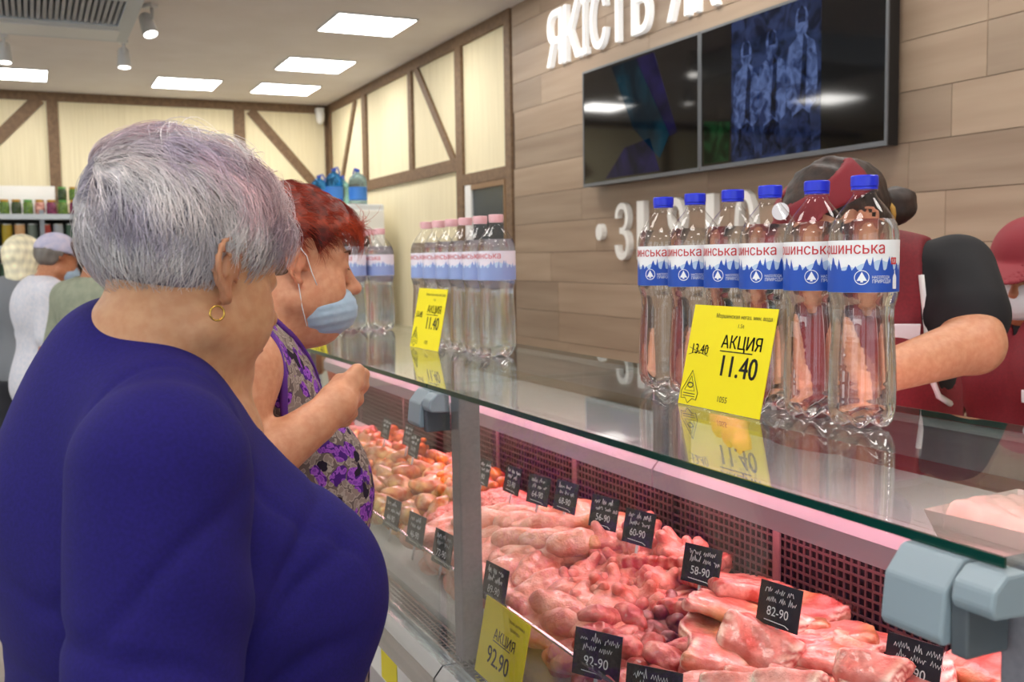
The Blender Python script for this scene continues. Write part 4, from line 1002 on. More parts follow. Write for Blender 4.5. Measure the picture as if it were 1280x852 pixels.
for v in range(4):
    q = .9+.08*v
    piece('fillet', lambda P: smax(U(.02, el(P, (0, 0, 0), (.072*q, .040, .022)), el(P, (.028*(v-1.5), .016, .004), (.040, .026, .020)))+.0030*wob(P, 45, v)+.0012*wob(P, 150, v+9)-.004*np.abs(wob(P, 38, v+31))+.003, -rc(P, (-.05, -.008+.01*v, .034), (.05, .0, .030), .010, .010), .008), (.10, .075, .05), .0042, 'meat_poultry', lambda V: mixc('#e8a595', '#dd857c', .5+wob(V, 40, v+3)), 'chicken_fillet')
    piece('drum', lambda P: U(.022, el(P, (-.034, 0, 0), (.042, .026, .023)), rc(P, (-.01, 0, 0), (.064, .006*v, 0), .020, .0085), el(P, (.070, .004*v, 0), (.013, .012, .011)))+.0022*wob(P, 60, v)+.0012*wob(P, 170, v+5), (.10, .06, .05), .0040, 'meat_poultry', lambda V: mixc('#ebb3a2', '#dca47c', (V[:, 0]-.03)/.03+.3*wob(V, 60, 3)), 'chicken_drumstick')
    piece('chunk', lambda P: el(P, (0, 0, 0), (.040+.005*v, .028+.003*(v % 2), .022))+.007*wob(P, 48, v+2)+.0025*wob(P, 120, v+6)-.008*np.abs(wob(P, 50, v+41))+.005, (.07, .06, .05), .0040, 'meat_pork', lambda V: mixc('#b84a48', '#dd8a82', .45+1.1*wob(V, 50, v+12)), 'pork_chunk')
    piece('gizzard', lambda P: U(.008, el(P, (0, 0, 0), (.022, .016, .013)), el(P, (.016, .006, .004), (.014, .012, .010)))+.003*wob(P, 80, v), (.05, .04, .03), .0034, 'meat_pork', lambda V: mixc('#8c4a55', '#c08a8c', .4+wob(V, 80, v)), 'chicken_gizzard')
    piece('fat', lambda P: U(.012, el(P, (0, 0, 0), (.042, .026, .020)), rc(P, (.01, -.02, .0), (.034, -.034, .014), .014, .011), rc(P, (-.01, .0, .01), (-.026, .016, .030), .014, .010), rc(P, (.02, .01, .01), (.03, .026, .022), .013, .010))+.0022*wob(P, 70, v+4), (.075, .065, .055), .0038, 'meat_poultry', lambda V: mixc('#ea9c90', '#e0857c', .5+wob(V, 50, v+20)), 'chicken_wing')
    piece('orange', lambda P: U(.012, el(P, (0, 0, 0), (.046, .026, .020)), rc(P, (.03, 0, 0), (.055, .02, .005), .014, .011))+.005*wob(P, 55, v+1), (.085, .06, .045), .0046, 'meat_orange', lambda V: mixc('#e58a2c', '#c9551f', .5+wob(V, 60, v+2)), 'marinated_chicken_piece')
    piece('yellow', lambda P: U(.012, el(P, (0, 0, 0), (.050, .030, .022)), rc(P, (-.02, 0, 0), (-.055, .012, .004), .015, .010))+.006*wob(P, 50, v+7), (.085, .06, .05), .0046, 'meat_orange', lambda V: mixc('#dcae62', '#b98a6a', .5+wob(V, 60, v+5)), 'marinated_chicken_piece')
def sheet(P, pts, t, L):
    d = None
    for a, b in zip(pts, pts[1:]):
        q = rc(np.stack([P[:, 0], 0*P[:, 1], P[:, 2]], 1), (a[0], 0, a[1]), (b[0], 0, b[1]), 0, 0); d = q if d is None else np.minimum(d, q)
    return d, smax(d-t, np.abs(P[:, 1])-L, .008)
folds = [[(-.10, -.008), (-.05, .004), (.0, .014), (.05, .012), (.10, -.004)], [(-.09, 0), (-.03, .012), (.04, .014), (.083, .018), (.096, .034), (.078, .048), (.02, .044)], [(.0, .0), (.024, .006), (.028, .028), (.0, .042), (-.034, .030), (-.042, -.002), (-.02, -.022), (.04, -.024), (.085, -.014)], [(-.085, .044), (-.104, .024), (-.088, .0), (-.03, -.004), (.04, .004), (.10, .012)]]
for v, pts in enumerate(folds):
    def bcol(V, pts=pts):
        w_ = wob(V, 14, v); q = P_ = V; d, _ = sheet(np.asarray(V, f32), pts, .013, .05)
        edge = np.clip((np.abs(V[:, 1])-.034-.010*np.sin(V[:, 0]*40+v))/.010, 0, 1); st = np.sin(d*1100+V[:, 2]*160+w_*2)*.5+.5
        c = mixc('#e99c93', '#d67470', .4+.8*wob(V, 40, v+3)); s2 = mixc('#f7e0d2', '#b34d48', st); c = c*(1-edge[:, None])+s2*edge[:, None]
        sk = np.clip(wob(V, 25, v+30)*1.6-.25, 0, 1)[:, None]*.7; return (c*(1-sk)+lin('#d9a860')*sk).astype(f32)
    piece('belly', lambda P: sheet(P+A(0, 0, 0), pts, .0105, .052+.012*np.sin(P[:, 0]*40+v))[1]+.005*wob(P, 30, v)+.002*wob(P, 90, v), (.125, .085, .070), .0044, 'meat_belly', bcol, 'pork_belly_piece')
for v in range(2):
    piece('ribs', lambda P: smax(smax(np.abs(P[:, 2]-.25*P[:, 0]**2-.006*np.abs(np.sin(P[:, 1]*2*PI/.048)))-.014, np.abs(P[:, 0])-.075-.01*wob(P, 30, v), .008), np.abs(P[:, 1])-.105, .008)+.0025*wob(P, 50, v), (.105, .125, .05), .0046, 'meat_pork', lambda V: mixc('#c94c4c', '#eaa69a', np.abs(np.sin(V[:, 1]*2*PI/.048))*1.2-.25+.5*wob(V, 40, v)), 'pork_rib_rack')
    piece('chicken', lambda P: U(.025, el(P, (0, 0, .02), (.085, .062, .052)), rc(np.stack([P[:, 0], np.abs(P[:, 1]), P[:, 2]], 1), (-.045, .045, .01), (-.10, .030, .035), .032, .014), rc(np.stack([P[:, 0], np.abs(P[:, 1]), P[:, 2]], 1), (.05, .05, .01), (.0, .075, .0), .020, .013), rc(P, (.07, 0, .02), (.10, 0, .01), .022, .016))+.002*wob(P, 60, v), (.14, .11, .09), .0050, 'meat_poultry', lambda V: mixc('#e59c78', '#dc8f70', .5+wob(V, 40, v+7)), 'whole_chicken')
def mincef(P): return smax(el(P, (0, 0, -.02), (.17, .095, .055)), -P[:, 2]-.02, .01)+.006*wob(P, 40, 1)+.0030*wob(P, 190, 2)+.002*wob(P, 330, 5)
piece('mince', mincef, (.20, .13, .07), .0048, 'meat_mince', lambda V: mixc('#e8746e', '#f2a79f', .5+wob(V, 160, 8)), 'minced_meat_mound')
mfloor = lambda x: float(np.interp(x, [.70, .775, 1.10], [.786, .828, .874]))
M('tray_insert', '#c9c2c4', .4)
for c in (c0, c1, c2):
    L_ = 1.30 if c is c2 else 1.12
    link('display_step', MB().prism([(.70, .7655), (1.100, .7655), (1.100, mfloor(1.10)-.006), (.775, mfloor(.775)-.006), (.70, mfloor(.70)-.006)], 'y', .026, L_-.026).mesh('display_step', 'tray_insert'), c)
MR = random.Random(11)
def heap(key, x0, x1, y0, y1, n, lift, label, group, cat, sca=1.0, yaw=None, tilt=.30, mind=.03, only=None):
    pts = []; tries = 0
    while len(pts) < n and tries < 4000:
        tries += 1; x, y = MR.uniform(x0, x1), MR.uniform(y0, y1)
        if all((x-a)**2+(y-b)**2 > mind*mind for a, b in pts): pts.append((x, y))
    pts.sort(key=lambda q: -q[1])
    for i, (x, y) in enumerate(pts):
        yw = 1.57 if x < .80 and key in ('fillet', 'belly', 'yellow') else yaw; jt = .12 if yw == 1.57 else .45
        nm, me = MR.choice(PIECES[key]) if only is None else PIECES[key][only[i % len(only)]]
        o = link(nm, me); tag(o, label, cat, group); s_ = sca*MR.uniform(.88, 1.12); o.scale = (s_, s_*MR.uniform(.92, 1.08), s_)
        o.location = (x, y, mfloor(x)+lift+MR.uniform(-.004, .008)); o.rotation_euler = (MR.uniform(-tilt, tilt), MR.uniform(-tilt, tilt), (MR.uniform(0, 6.28) if yw is None else yw+MR.uniform(-jt, jt)))
# near section, from its near end to the post
for lf, n in ((.012, 9), (.034, 9)): heap('belly', .78, 1.05, .62, .95, n, lf, 'pink pork belly slab folded at the near end of the counter', 'pork belly at the near end', 'meat', 1.0, .5, .2, .07)
for lf, n in ((.012, 8), (.040, 9)): heap('belly', .90, 1.06, .92, 1.22, n, lf, 'layered pork belly slab with golden skin by the wire mesh', 'folded pork belly by the mesh', 'meat', 1.0, .5, .22, .065)
for lf, n in ((.014, 6), (.036, 7)): heap('belly', .772, .86, .80, 1.14, n, lf, 'long flat pork belly strip beside the front glass', 'pork belly strips at the glass', 'meat', .85, 1.0, .15, .06, only=(0, 3, 1))
heap('ribs', 1.00, 1.02, 1.26, 1.50, 2, .024, 'raw pork rib rack lying against the wire mesh', 'pork rib racks', 'meat', 1.0, .2, .1, .15); heap('ribs', 1.03, 1.05, 1.28, 1.50, 2, .058, 'raw pork rib rack lying against the wire mesh', 'pork rib racks', 'meat', .9, .1, .2, .15)
for lf, n in ((.012, 30), (.030, 26)): heap('gizzard', .85, .98, 1.20, 1.47, n, lf, 'small purplish chicken gizzard in the middle pile', 'gizzards in the middle pile', 'meat', 1.0, None, .6, .024)
for lf, n in ((.014, 24), (.036, 22), (.054, 10)): heap('chunk', .746, .86, 1.12, 1.42, n, lf, 'diced raw pork chunk in the heap by the front glass', 'diced pork by the glass', 'meat', .95, None, .6, .036)
for lf, n in ((.016, 16), (.048, 16), (.074, 5)): heap('fat', .97, 1.07, 1.46, 1.66, n, lf, 'pale raw chicken wing piled below the wire mesh', 'chicken wings by the mesh', 'meat', 1.0, None, .5, .034)
for lf, n in ((.014, 12), (.040, 12)): heap('fat', .85, .97, 1.44, 1.62, n, lf, 'pale raw chicken wing in the middle of the counter', 'chicken wings in the middle', 'meat', .95, None, .4, .036)
for lf, n in ((.016, 12), (.044, 12)): heap('fillet', .750, .86, 1.38, 1.60, n, lf, 'pale pink chicken fillet beside the grey post', 'chicken fillets by the post', 'meat', 1.0, .6, .25, .048)
# middle section
for lf, n in ((.016, 17), (.046, 16)): heap('fillet', .750, .84, 1.68, 2.10, n, lf, 'pale pink chicken fillet behind the grey post', 'chicken fillets of the middle section', 'meat', 1.0, .4, .25, .052)
for lf, n in ((.020, 12), (.054, 11), (.080, 4)): heap('drum', .86, .97, 1.66, 2.02, n, lf, 'raw chicken drumstick in the row of drumsticks', 'chicken drumsticks', 'meat', 1.15, -.7, .2, .045)
heap('chicken', 1.03, 1.05, 1.68, 1.90, 2, .022, 'plump whole raw chicken against the wire mesh', 'whole chickens', 'meat', .95, 1.4, .15, .15)
heap('mince', .99, 1.02, 2.02, 2.18, 2, .034, 'mound of pink minced meat behind the drumsticks', 'mounds of minced meat', 'meat', .75, 1.3, .05, .12)
heap('mince', .86, .90, 2.08, 2.24, 1, .030, 'mound of pink minced meat nearer the glass', 'mounds of minced meat', 'meat', .7, 1.3, .05, .12)
for lf, n in ((.016, 20), (.040, 18)): heap('orange', .97, 1.07, 2.26, 2.68, n, lf, 'orange marinated chicken piece by the wire mesh', 'orange marinated chicken', 'meat', 1.0, None, .5, .045)
for lf, n in ((.016, 25), (.040, 22)): heap('yellow', .745, .96, 2.22, 2.68, n, lf, 'golden marinated chicken piece by the front glass', 'golden marinated chicken', 'meat', 1.0, None, .5, .052)
for lf, n in ((.016, 18), (.038, 16)): heap('yellow', .75, .96, 2.82, 3.20, n, lf, 'golden marinated chicken piece in the far section', 'golden marinated chicken of the far section', 'meat', 1.0, None, .5, .055)
for lf, n in ((.016, 12), (.038, 10)): heap('orange', .96, 1.06, 2.82, 3.20, n, lf, 'orange marinated chicken piece in the far section', 'orange marinated chicken of the far section', 'meat', 1.0, None, .5, .055)
for lf, n in ((.016, 8), (.040, 8)): heap('chunk', .76, 1.04, 3.22, 3.6, n, lf, 'diced pork chunk at the far end of the counter', 'diced pork of the far section', 'meat', 1.2, None, .5, .07)
# ------------------------------------------------------------------ black price tags with chalk writing
M('tag_black', '#16171b', .45, c2='#1d1f25', scale=40); M('chalk', '#d9dade', .8); M('clip_clear', '#c8c8cc', .2)
def price_tag(p, wd, h, price, label, group, yaw=0.0, lean=.28, seed=0, front=False):
    t = thing('price_tag', label, 'price tag', (0, 0, 0), 0, group); r = random.Random(seed)
    link('plate', MB().box((-wd/2, 0, 0), (wd/2, .0018, h)).mesh('plate', 'tag_black'), t)
    for row, (zz, a, b) in enumerate(((.80, -.36, .28), (.60, -.30, .34))):
        u = a
        while u < b:                                   # joined-up chalk words, one stroke each
            ln_ = r.uniform(.16, .34); pts = []; k = int(ln_*44)
            for i in range(k): pts.append(((u+ln_*i/k+r.uniform(-.006, .006))*wd, -.0006, (zz+(.07 if i % 2 else -.05)*r.uniform(.3, 1.2)+(.07 if r.random() < .12 else 0))*h))
            link('chalk_script', MB().tube(pts, .00055, 4).mesh('chalk_script', 'chalk'), t); u += ln_+.06
    o = link('lettering', text_mesh(price, h*.30, 'chalk', 0, 'CENTER', .9), t); basis(o, (1, 0, 0), (0, 0, 1), (0, -1, 0), (0, -.0009, .24*h))
    link('chalk_line', MB().tube([(-.3*wd, -.0006, .12*h), (.2*wd, -.0006, .10*h), (.3*wd, -.0006, .05*h)], .0006, 4).mesh('chalk_line', 'chalk'), t)
    link('clip', MB().tube([(0, .0035, h*.2), (0, .0035, -.03)], .003, 6).mesh('clip', 'clip_clear', True), t)
    x = Vector((math.sin(yaw), -math.cos(yaw), 0)); back = Vector((0, 0, 1)).cross(x); z = (Vector((0, 0, 1))+back*lean).normalized()
    basis(t, x, z.cross(x), z, p)
pr_ = ['62-90', '82-90', '58-90', '60-90', '56-90', '68-90', '64-90', '52-90', '48-90', '74-90', '76-90', '78-90']
nth = ['first', 'second', 'third', 'fourth', 'fifth', 'sixth', 'seventh', 'eighth', 'ninth', 'tenth', 'eleventh', 'twelfth']
for i, y in enumerate((.905, 1.131, 1.331, 1.55, 1.668, 1.82, 1.939, 2.09, 2.227, 2.617, 2.80, 2.93)):
    x = (.988, .966, .975, .994, .99, .988, .985, .993, .976, .943, .99, .965)[i]
    price_tag((x-.02, y, .934+.004*(i % 2)+(0, .004, .012, .016, .022, .018, .012, 0, 0, 0, 0, 0)[i]), .074, .062, pr_[i], 'black chalked price tag, %s of the back row from the near clamp' % nth[i], 'back row of black price tags', (.25, .2, .3, .25, .25, .15, .2, .05, .1, .0, 0, 0)[i], .22, i)
for i, y in enumerate((1.077, 1.223, 1.581, 1.831, 1.985, 2.141)):
    price_tag((.698, y, .880), .078, .066, ('64-50', '92-90', '89-90', '72-90', '46-90', '44-90')[i], 'black chalked price tag on the inner glass, %s from the near clamp' % nth[i], 'front row of black price tags', (.6, .5, .1, .1, .1, .1)[i], .2, 30+i, True)
# ------------------------------------------------------------------ staff behind the counter
M('black_polo', '#17161a', .85); M('apron_red', '#7a1220', .75, c2='#6c0f1c', scale=200, bump=.1, bscale=700); M('piping_white', '#e3dedd', .7); M('cap_red', '#7d1322', .7); M('badge', '#e8e6ea', .4)
M('hair_dark', '#241713', .5)
def staff(label, base, az, hc, hyaw, hpitch, lean, arms, hands, cap, skin='tan', heavy=1.0, h=.0075):
    s = Fig(label, base, az, hc, hyaw, hpitch, 0, .5, heavy, lean, 'shop assistants behind the counter', skin, h)
    s.torso += [('rc', (0, 0, 1.36), (-.01, .15, 1.33), .055, .060), ('el2', (.10, .075, 1.17), (.075, .08, .085))]
    s.arms = [[(A(*p), r) for p, r in a] for a in arms]; s.hands = sum([fingers(*q) for q in hands], [])
    b = s.un  # neck base follows the lean
    c, n = math.cos(s.lean), math.sin(s.lean); q = A(0, 0, 1.34)-s.piv; nb = A(q[0]*c+q[2]*n, 0, -q[0]*n+q[2]*c)+s.piv
    s.setneck(.060, .055, nb); s.make_body()
    def shirt(P):
        a = None
        for q in s.arms:
            e = rc(P, q[0][0], q[0][0]+(q[1][0]-q[0][0])*.62, q[0][1]+.012, q[1][1]+.022); a = e if a is None else np.minimum(a, e)
        d = smin(s.trunk(P, .008), a, .03)+.002*wob(P, 24, 3); d = smax(d, -rc(P, s.neck[0]+(s.neck[1]-s.neck[0])*.35, s.neck[1]+A(.03, 0, .05), .072, .095), .008)
        return smax(d, .80-P[:, 2], .01)
    s.cloth('polo_shirt', shirt, 'black_polo', h)
    s.cloth('trousers', lambda P: smax(smax(U(.04, el(P, (.0, 0, .86), (.16, .19, .15)), s.leg_sdf(P)-.022), P[:, 2]-.84, .01), .07-P[:, 2], .01), 'trousers_dark', .014)
    s.cloth('shoes', lambda P: smax(s.leg_sdf(P)-.008, P[:, 2]-.075, .008), 'shoe_black', .011)
    wz, ww = [.3, .95, 1.05, 1.14, 1.22, 1.28, 1.36, 1.45], [.30, .30, .22, .175, .158, .148, .138, .12]
    def over(P): return U(.03, s.trunk(P, .020), rc(P, (.03, 0, .90), (.03, 0, .45), .17*heavy, .19*heavy))
    def apron(P):
        T = s.un(P); w_ = np.interp(T[:, 2], wz, ww); inn = np.interp(T[:, 2], [1.2, 1.27, 1.42], [-.05, .0, .055])
        side = np.abs(T[:, 1])-w_; d = smax(over(P), side, .004); d = smax(d, -(over(P)+.016), .003); d = smax(d, inn-np.abs(T[:, 1]), .004)
        return smax(smax(d, .42-P[:, 2], .01), np.where(T[:, 2] > 1.16, -1, 1)*0-T[:, 0]-.10*(T[:, 2] < 1.15)-.14, .004)
    ap = s.cloth('apron', apron, 'apron_red', h*.85)
    zz = np.linspace(.60, 1.37, 26)
    for sgn in (1, -1):
        T0 = np.stack([np.zeros(26), np.interp(zz, wz, ww)*sgn, zz], 1); pts = []
        for q in T0:
            if abs(q[1]) > .2: continue
            x = .5
            for _ in range(50):
                w_ = q-s.piv; P0 = np.array([[x, q[1], q[2]]]); Q = P0-s.piv; Pw = np.array([[Q[0, 0]*c+Q[0, 2]*n, Q[0, 1], -Q[0, 0]*n+Q[0, 2]*c]])+s.piv
                dd = float(over(Pw.astype(f32))[0])
                if dd < .002: break
                x -= min(max(dd*.8, .001), .03)
            if x > -.01: pts.append(tuple(Pw[0]))
        if len(pts) > 2: link('piping', MB().tube(pts, .006, 6).mesh('piping', 'piping_white', True), ap)
    return s, over
ax1 = (1.70, 1.71); K1 = 1.07
def w1(x, y, z):
    a = PI/2-math.radians(-120); dx, dy = x-ax1[0], y-ax1[1]; return ((dx*math.cos(a)+dy*math.sin(a))/K1, (-dx*math.sin(a)+dy*math.cos(a))/K1, z/K1)
s1, ov1 = staff('shop assistant in black shirt, red apron and visor leaning behind the blue-capped bottles', ax1, -120, (.262, .0, 1.428), -38, 26, 14,
   [[((.10, -.175, 1.33), .058), ((.20, -.24, 1.15), .046), ((.38, -.16, 1.12), .030)], [((.085, .180, 1.345), .058), (w1(1.635, 1.385, 1.300), .052), (w1(1.405, 1.375, 1.262), .036)]],
   [((.38, -.16, 1.12), (.9, .3, -.2), (0, -.3, .9), (.2, .9, 0), .6), (w1(1.405, 1.375, 1.262), np.array(w1(1.405, 1.375, 1.262))-np.array(w1(1.635, 1.385, 1.30)), (0, .1, .95), (.3, -.9, 0), .6)], None, 'fair', 1.06, .0065)
s1.root.scale = (1.07,)*3
def hairfn(s, T, zx, zz): return lambda P: scalp(s.toh(P), zx, zz, T)
ZX3 = [-.12, -.09, -.06, -.036, -.02, -.002, .012, .03, .05, .075, .12]; ZZ3 = [-.06, -.065, -.06, -.05, -.01, .03, .03, .02, .045, .06, .065]
def darkcol(hx, lo=.7): return lambda V: (lin(hx)*np.clip(1+.35*wob(V, 55, 2), lo, 1.3)[:, None]).astype(f32)
hb = field_obj('hair', lambda P: U(.012, scalp(s1.toh(P), ZX3, ZZ3, lambda Q: .010+.006*wob(Q, 60, 3)), el(s1.toh(P), (-.130, .01, -.018), (.040, .038, .038))+.004*wob(P, 90, 2), rc(s1.toh(P), (-.09, 0, .0), (-.13, .01, -.018), .03, .02)), s1.hc-A(.2, .18, .16), s1.hc+A(.2, .18, .18), .0055, 'hair_shell', s1.root, darkcol('#3a261d'))
M('hair_tie', '#c79a4a', .5); link('hair_tie', MB().tube([s1.fromh((-.103, .01+.026*math.cos(q), -.012+.026*math.sin(q))) for q in [i*PI/8 for i in range(16)]], .006, 6, True).mesh('hair_tie', 'hair_tie', True), hb)
def visorf(P):
    Q = s1.toh(P); c = el(Q, CR[0], CR[1]); band = np.maximum(np.abs(c-.016)-.007, np.maximum(Q[:, 2]-.105+.25*Q[:, 0], .052-Q[:, 2]-.0*Q[:, 0])); band = np.maximum(band, -Q[:, 0]-.05)
    brim = np.maximum(np.maximum(el(Q, (.07, 0, .055), (.105, .078, .5)), np.abs(Q[:, 2]-.058+.35*(Q[:, 0]-.08)+2.2*Q[:, 1]**2)-.004), .06-Q[:, 0]); return np.minimum(band, brim)
vz = field_obj('visor', visorf, s1.hc-A(.22, .2, .16), s1.hc+A(.22, .2, .2), .0050, 'cap_red', s1.root)
link('visor_logo', MB().lathe([(.016, 0), (.016, .002)], 16).mesh('visor_logo', 'badge'), vz).matrix_local = Matrix.Translation(Vector(s1.fromh((.098, .012, .082)))) @ Matrix.Rotation(PI/2, 4, 'Y')
bd = link('name_badge', MB().box((0, -.045, -.016), (.004, .045, .016)).mesh('name_badge', 'badge', bevel=.001), s1.root); bd.location = snapx(ov1, [.10], [1.235], .6, .004)[0]; bd.rotation_euler = (0, math.radians(20), .35)
s1.eyes()
s2p, ov2 = staff('shop assistant in a red cap and white mask, cut by the picture edge', (2.41, 1.81), -100, (.10, .0, 1.425), 8, 14, 6,
   [[((.02, -.17, 1.28), .055), ((.08, -.23, 1.05), .044), ((.27, -.13, 1.02), .028)], [((.02, .17, 1.28), .055), ((.08, .23, 1.05), .044), ((.27, .13, 1.02), .028)]],
   [((.27, -.13, 1.02), (.9, .3, -.1), (0, -.3, .9), (.2, .9, 0), .5), ((.27, .13, 1.02), (.9, -.3, -.1), (0, .3, .9), (.2, -.9, 0), .5)], None, 'tan', .95, .0080)
field_obj('hair', lambda P: scalp(s2p.toh(P), ZX3, ZZ3, lambda Q: .010+.004*wob(Q, 60, 3)), s2p.hc-A(.18, .17, .16), s2p.hc+A(.18, .17, .17), .0065, 'hair_shell', s2p.root, darkcol('#33221b'))
def capf(P):
    Q = s2p.toh(P); c = el(Q, (-.014, 0, .040), (.112, .092, .098)); top = np.maximum(c, .040-Q[:, 2])
    brim = np.maximum(np.maximum(el(Q, (.09, 0, .05), (.10, .075, .5)), np.abs(Q[:, 2]-.046+.3*(Q[:, 0]-.09)+2.5*Q[:, 1]**2)-.004), .06-Q[:, 0]); return smin(top, brim, .006)
cp2 = field_obj('cap', capf, s2p.hc-A(.22, .2, .16), s2p.hc+A(.22, .2, .2), .0055, 'cap_red', s2p.root)
link('cap_logo', MB().lathe([(.014, 0), (.014, .002)], 14).mesh('cap_logo', 'badge'), cp2).matrix_local = Matrix.Translation(Vector(s2p.fromh((.082, .045, .085)))) @ Matrix.Rotation(PI/2, 4, 'Y') @ Matrix.Rotation(-.5, 4, 'X')
def maskfn(s): return lambda P: smax(el(s.toh(P), (.040, 0, -.058), (.080, .072, .062))+.001*np.sin(s.toh(P)[:, 2]*420), np.maximum(.014-s.toh(P)[:, 0], s.toh(P)[:, 2]+.012), .004)
field_obj('face_mask', maskfn(s2p), s2p.hc-A(.16, .16, .2), s2p.hc+A(.2, .16, .1), .0055, 'mask_white', s2p.root); s2p.eyes()
bd = link('name_badge', MB().box((0, -.035, -.016), (.004, .035, .016)).mesh('name_badge', 'badge', bevel=.001), s2p.root); bd.location = snapx(ov2, [.09], [1.12], .6, .004)[0]; bd.rotation_euler = (0, math.radians(10), .3)
# ------------------------------------------------------------------ shoppers in the background
M('shirt_check', '#d3cfd6', .85, c2='#c2c4d0', scale=60); M('shirt_sage', '#8b8f7c', .85, c2='#7f8472', scale=30); M('shirt_red', '#d0281c', .8); M('shirt_grey', '#777a80', .85); M('cap_pale', '#a9a9c4', .8, c2='#c2b9c9', scale=30)
def shopper(label, base, az, hc, hyaw, hpitch, topmat, haircol, skin, arms, sleeve=.6, heavy=1.0, h=.011, mask=False, cap=False, tail=False, longhair=False):
    s = Fig(label, base, az, hc, hyaw, hpitch, 0, .4, heavy, 0, 'shoppers in the background', skin, h)
    s.torso += [('rc', (0, 0, 1.36), (-.01, .16, 1.33), .055, .062)]
    s.arms = [[(A(*p), r) for p, r in a] for a in arms]; s.hands = sum([fingers(a[-1][0], (.1, 0, -1), (0, np.sign(a[-1][0][1]), 0), (1, 0, 0), .4, 1.05) for a in arms], []); s.setneck(.058, .055); s.make_body()
    def shirt(P):
        a = None
        for q in s.arms:
            e = rc(P, q[0][0], q[0][0]+(q[1][0]-q[0][0])*sleeve, q[0][1]+.012, q[1][1]+.024); a = e if a is None else np.minimum(a, e)
        d = smin(s.trunk(P, .014), a, .03)+.004*wob(P, 18, 3); d = smax(d, -rc(P, s.neck[0]+(s.neck[1]-s.neck[0])*.4, s.neck[1]+A(.03, 0, .05), .070, .09), .008); return smax(d, .76-P[:, 2], .01)
    s.cloth('shirt', shirt, topmat, h); s.cloth('trousers', lambda P: smax(smax(U(.04, el(P, (.0, 0, .86), (.16, .19, .15)), s.leg_sdf(P)-.022), P[:, 2]-.84, .01), .07-P[:, 2], .01), 'trousers_dark', .016)
    s.cloth('shoes', lambda P: smax(s.leg_sdf(P)-.008, P[:, 2]-.075, .008), 'shoe_black', .012)
    hf = lambda P: scalp(s.toh(P), ZX3, ZZ3, lambda Q: .014+.005*wob(Q, 60, 3)+(.02 if longhair else 0))
    if tail: hf0 = hf; hf = lambda P: U(.015, hf0(P), rc(s.toh(P), (-.10, 0, .07), (-.15, .0, .05), .032, .028), rc(s.toh(P), (-.15, 0, .05), (-.155, 0, .005), .026, .014))
    if longhair: hf1 = hf; hf = lambda P: U(.03, hf1(P), el(s.toh(P), (-.05, 0, -.06), (.07, .085, .11)))
    field_obj('hair', hf, s.hc-A(.22, .2, .22), s.hc+A(.2, .2, .2), .0085, 'hair', s.root, darkcol(haircol))
    if cap:
        def cf(P):
            Q = s.toh(P); c = el(Q, (-.014, 0, .040), (.112, .092, .098)); top = np.maximum(c, .035-Q[:, 2]); brim = np.maximum(np.maximum(el(Q, (.09, 0, .05), (.10, .075, .5)), np.abs(Q[:, 2]-.044+.3*(Q[:, 0]-.09)+2.5*Q[:, 1]**2)-.006), .06-Q[:, 0]); return smin(top, brim, .006)
        field_obj('cap', cf, s.hc-A(.22, .2, .16), s.hc+A(.22, .2, .2), .008, 'cap_pale', s.root)
    if mask: field_obj('face_mask', maskfn(s), s.hc-A(.16, .16, .2), s.hc+A(.2, .16, .1), .008, 'mask_blue', s.root)
    s.eyes(); return s
dn = lambda y, ex=.0: [[((-.01, -y, 1.32), .058), ((-.04+ex, -y-.05, 1.06), .044), ((.03+ex, -y-.05, .84), .028)], [((-.01, y, 1.32), .058), ((-.04+ex, y+.05, 1.06), .044), ((.03+ex, y+.05, .84), .028)]]
shopper('man in a pale cap, blue mask and checked shirt by the shelves', (.052, 5.62), 78, (.075, .0, 1.50), 8, 14, 'shirt_check', '#6d655f', 'tan', dn(.18), .75, 1.12, mask=True, cap=True)
shopper('woman with brown tied hair and sage green shirt beside the capped man', (.255, 5.02), 52, (.04, .0, 1.50), 12, 6, 'shirt_sage', '#5a2f1c', 'tan', dn(.165), .9, .95, tail=True)
shopper('pale blonde shopper half hidden behind the man in the cap', (-.04, 6.4), 20, (.02, 0, 1.50), 0, 4, 'shirt_grey', '#efe6c6', 'fair', dn(.16), .7, .95, longhair=True)
shopper('person in a bright red shirt beyond the farthest bottle pack', (1.50, 4.95), -60, (.06, 0, 1.52), -30, 10, 'shirt_red', '#3a2a22', 'tan', [[((-.01, -.165, 1.30), .056), ((-.05, -.23, 1.09), .044), ((.15, -.13, 1.03), .028)], [((-.01, .175, 1.30), .062), ((.0, .245, 1.09), .046), ((.19, .13, 1.05), .028)]], .55, 1.0)
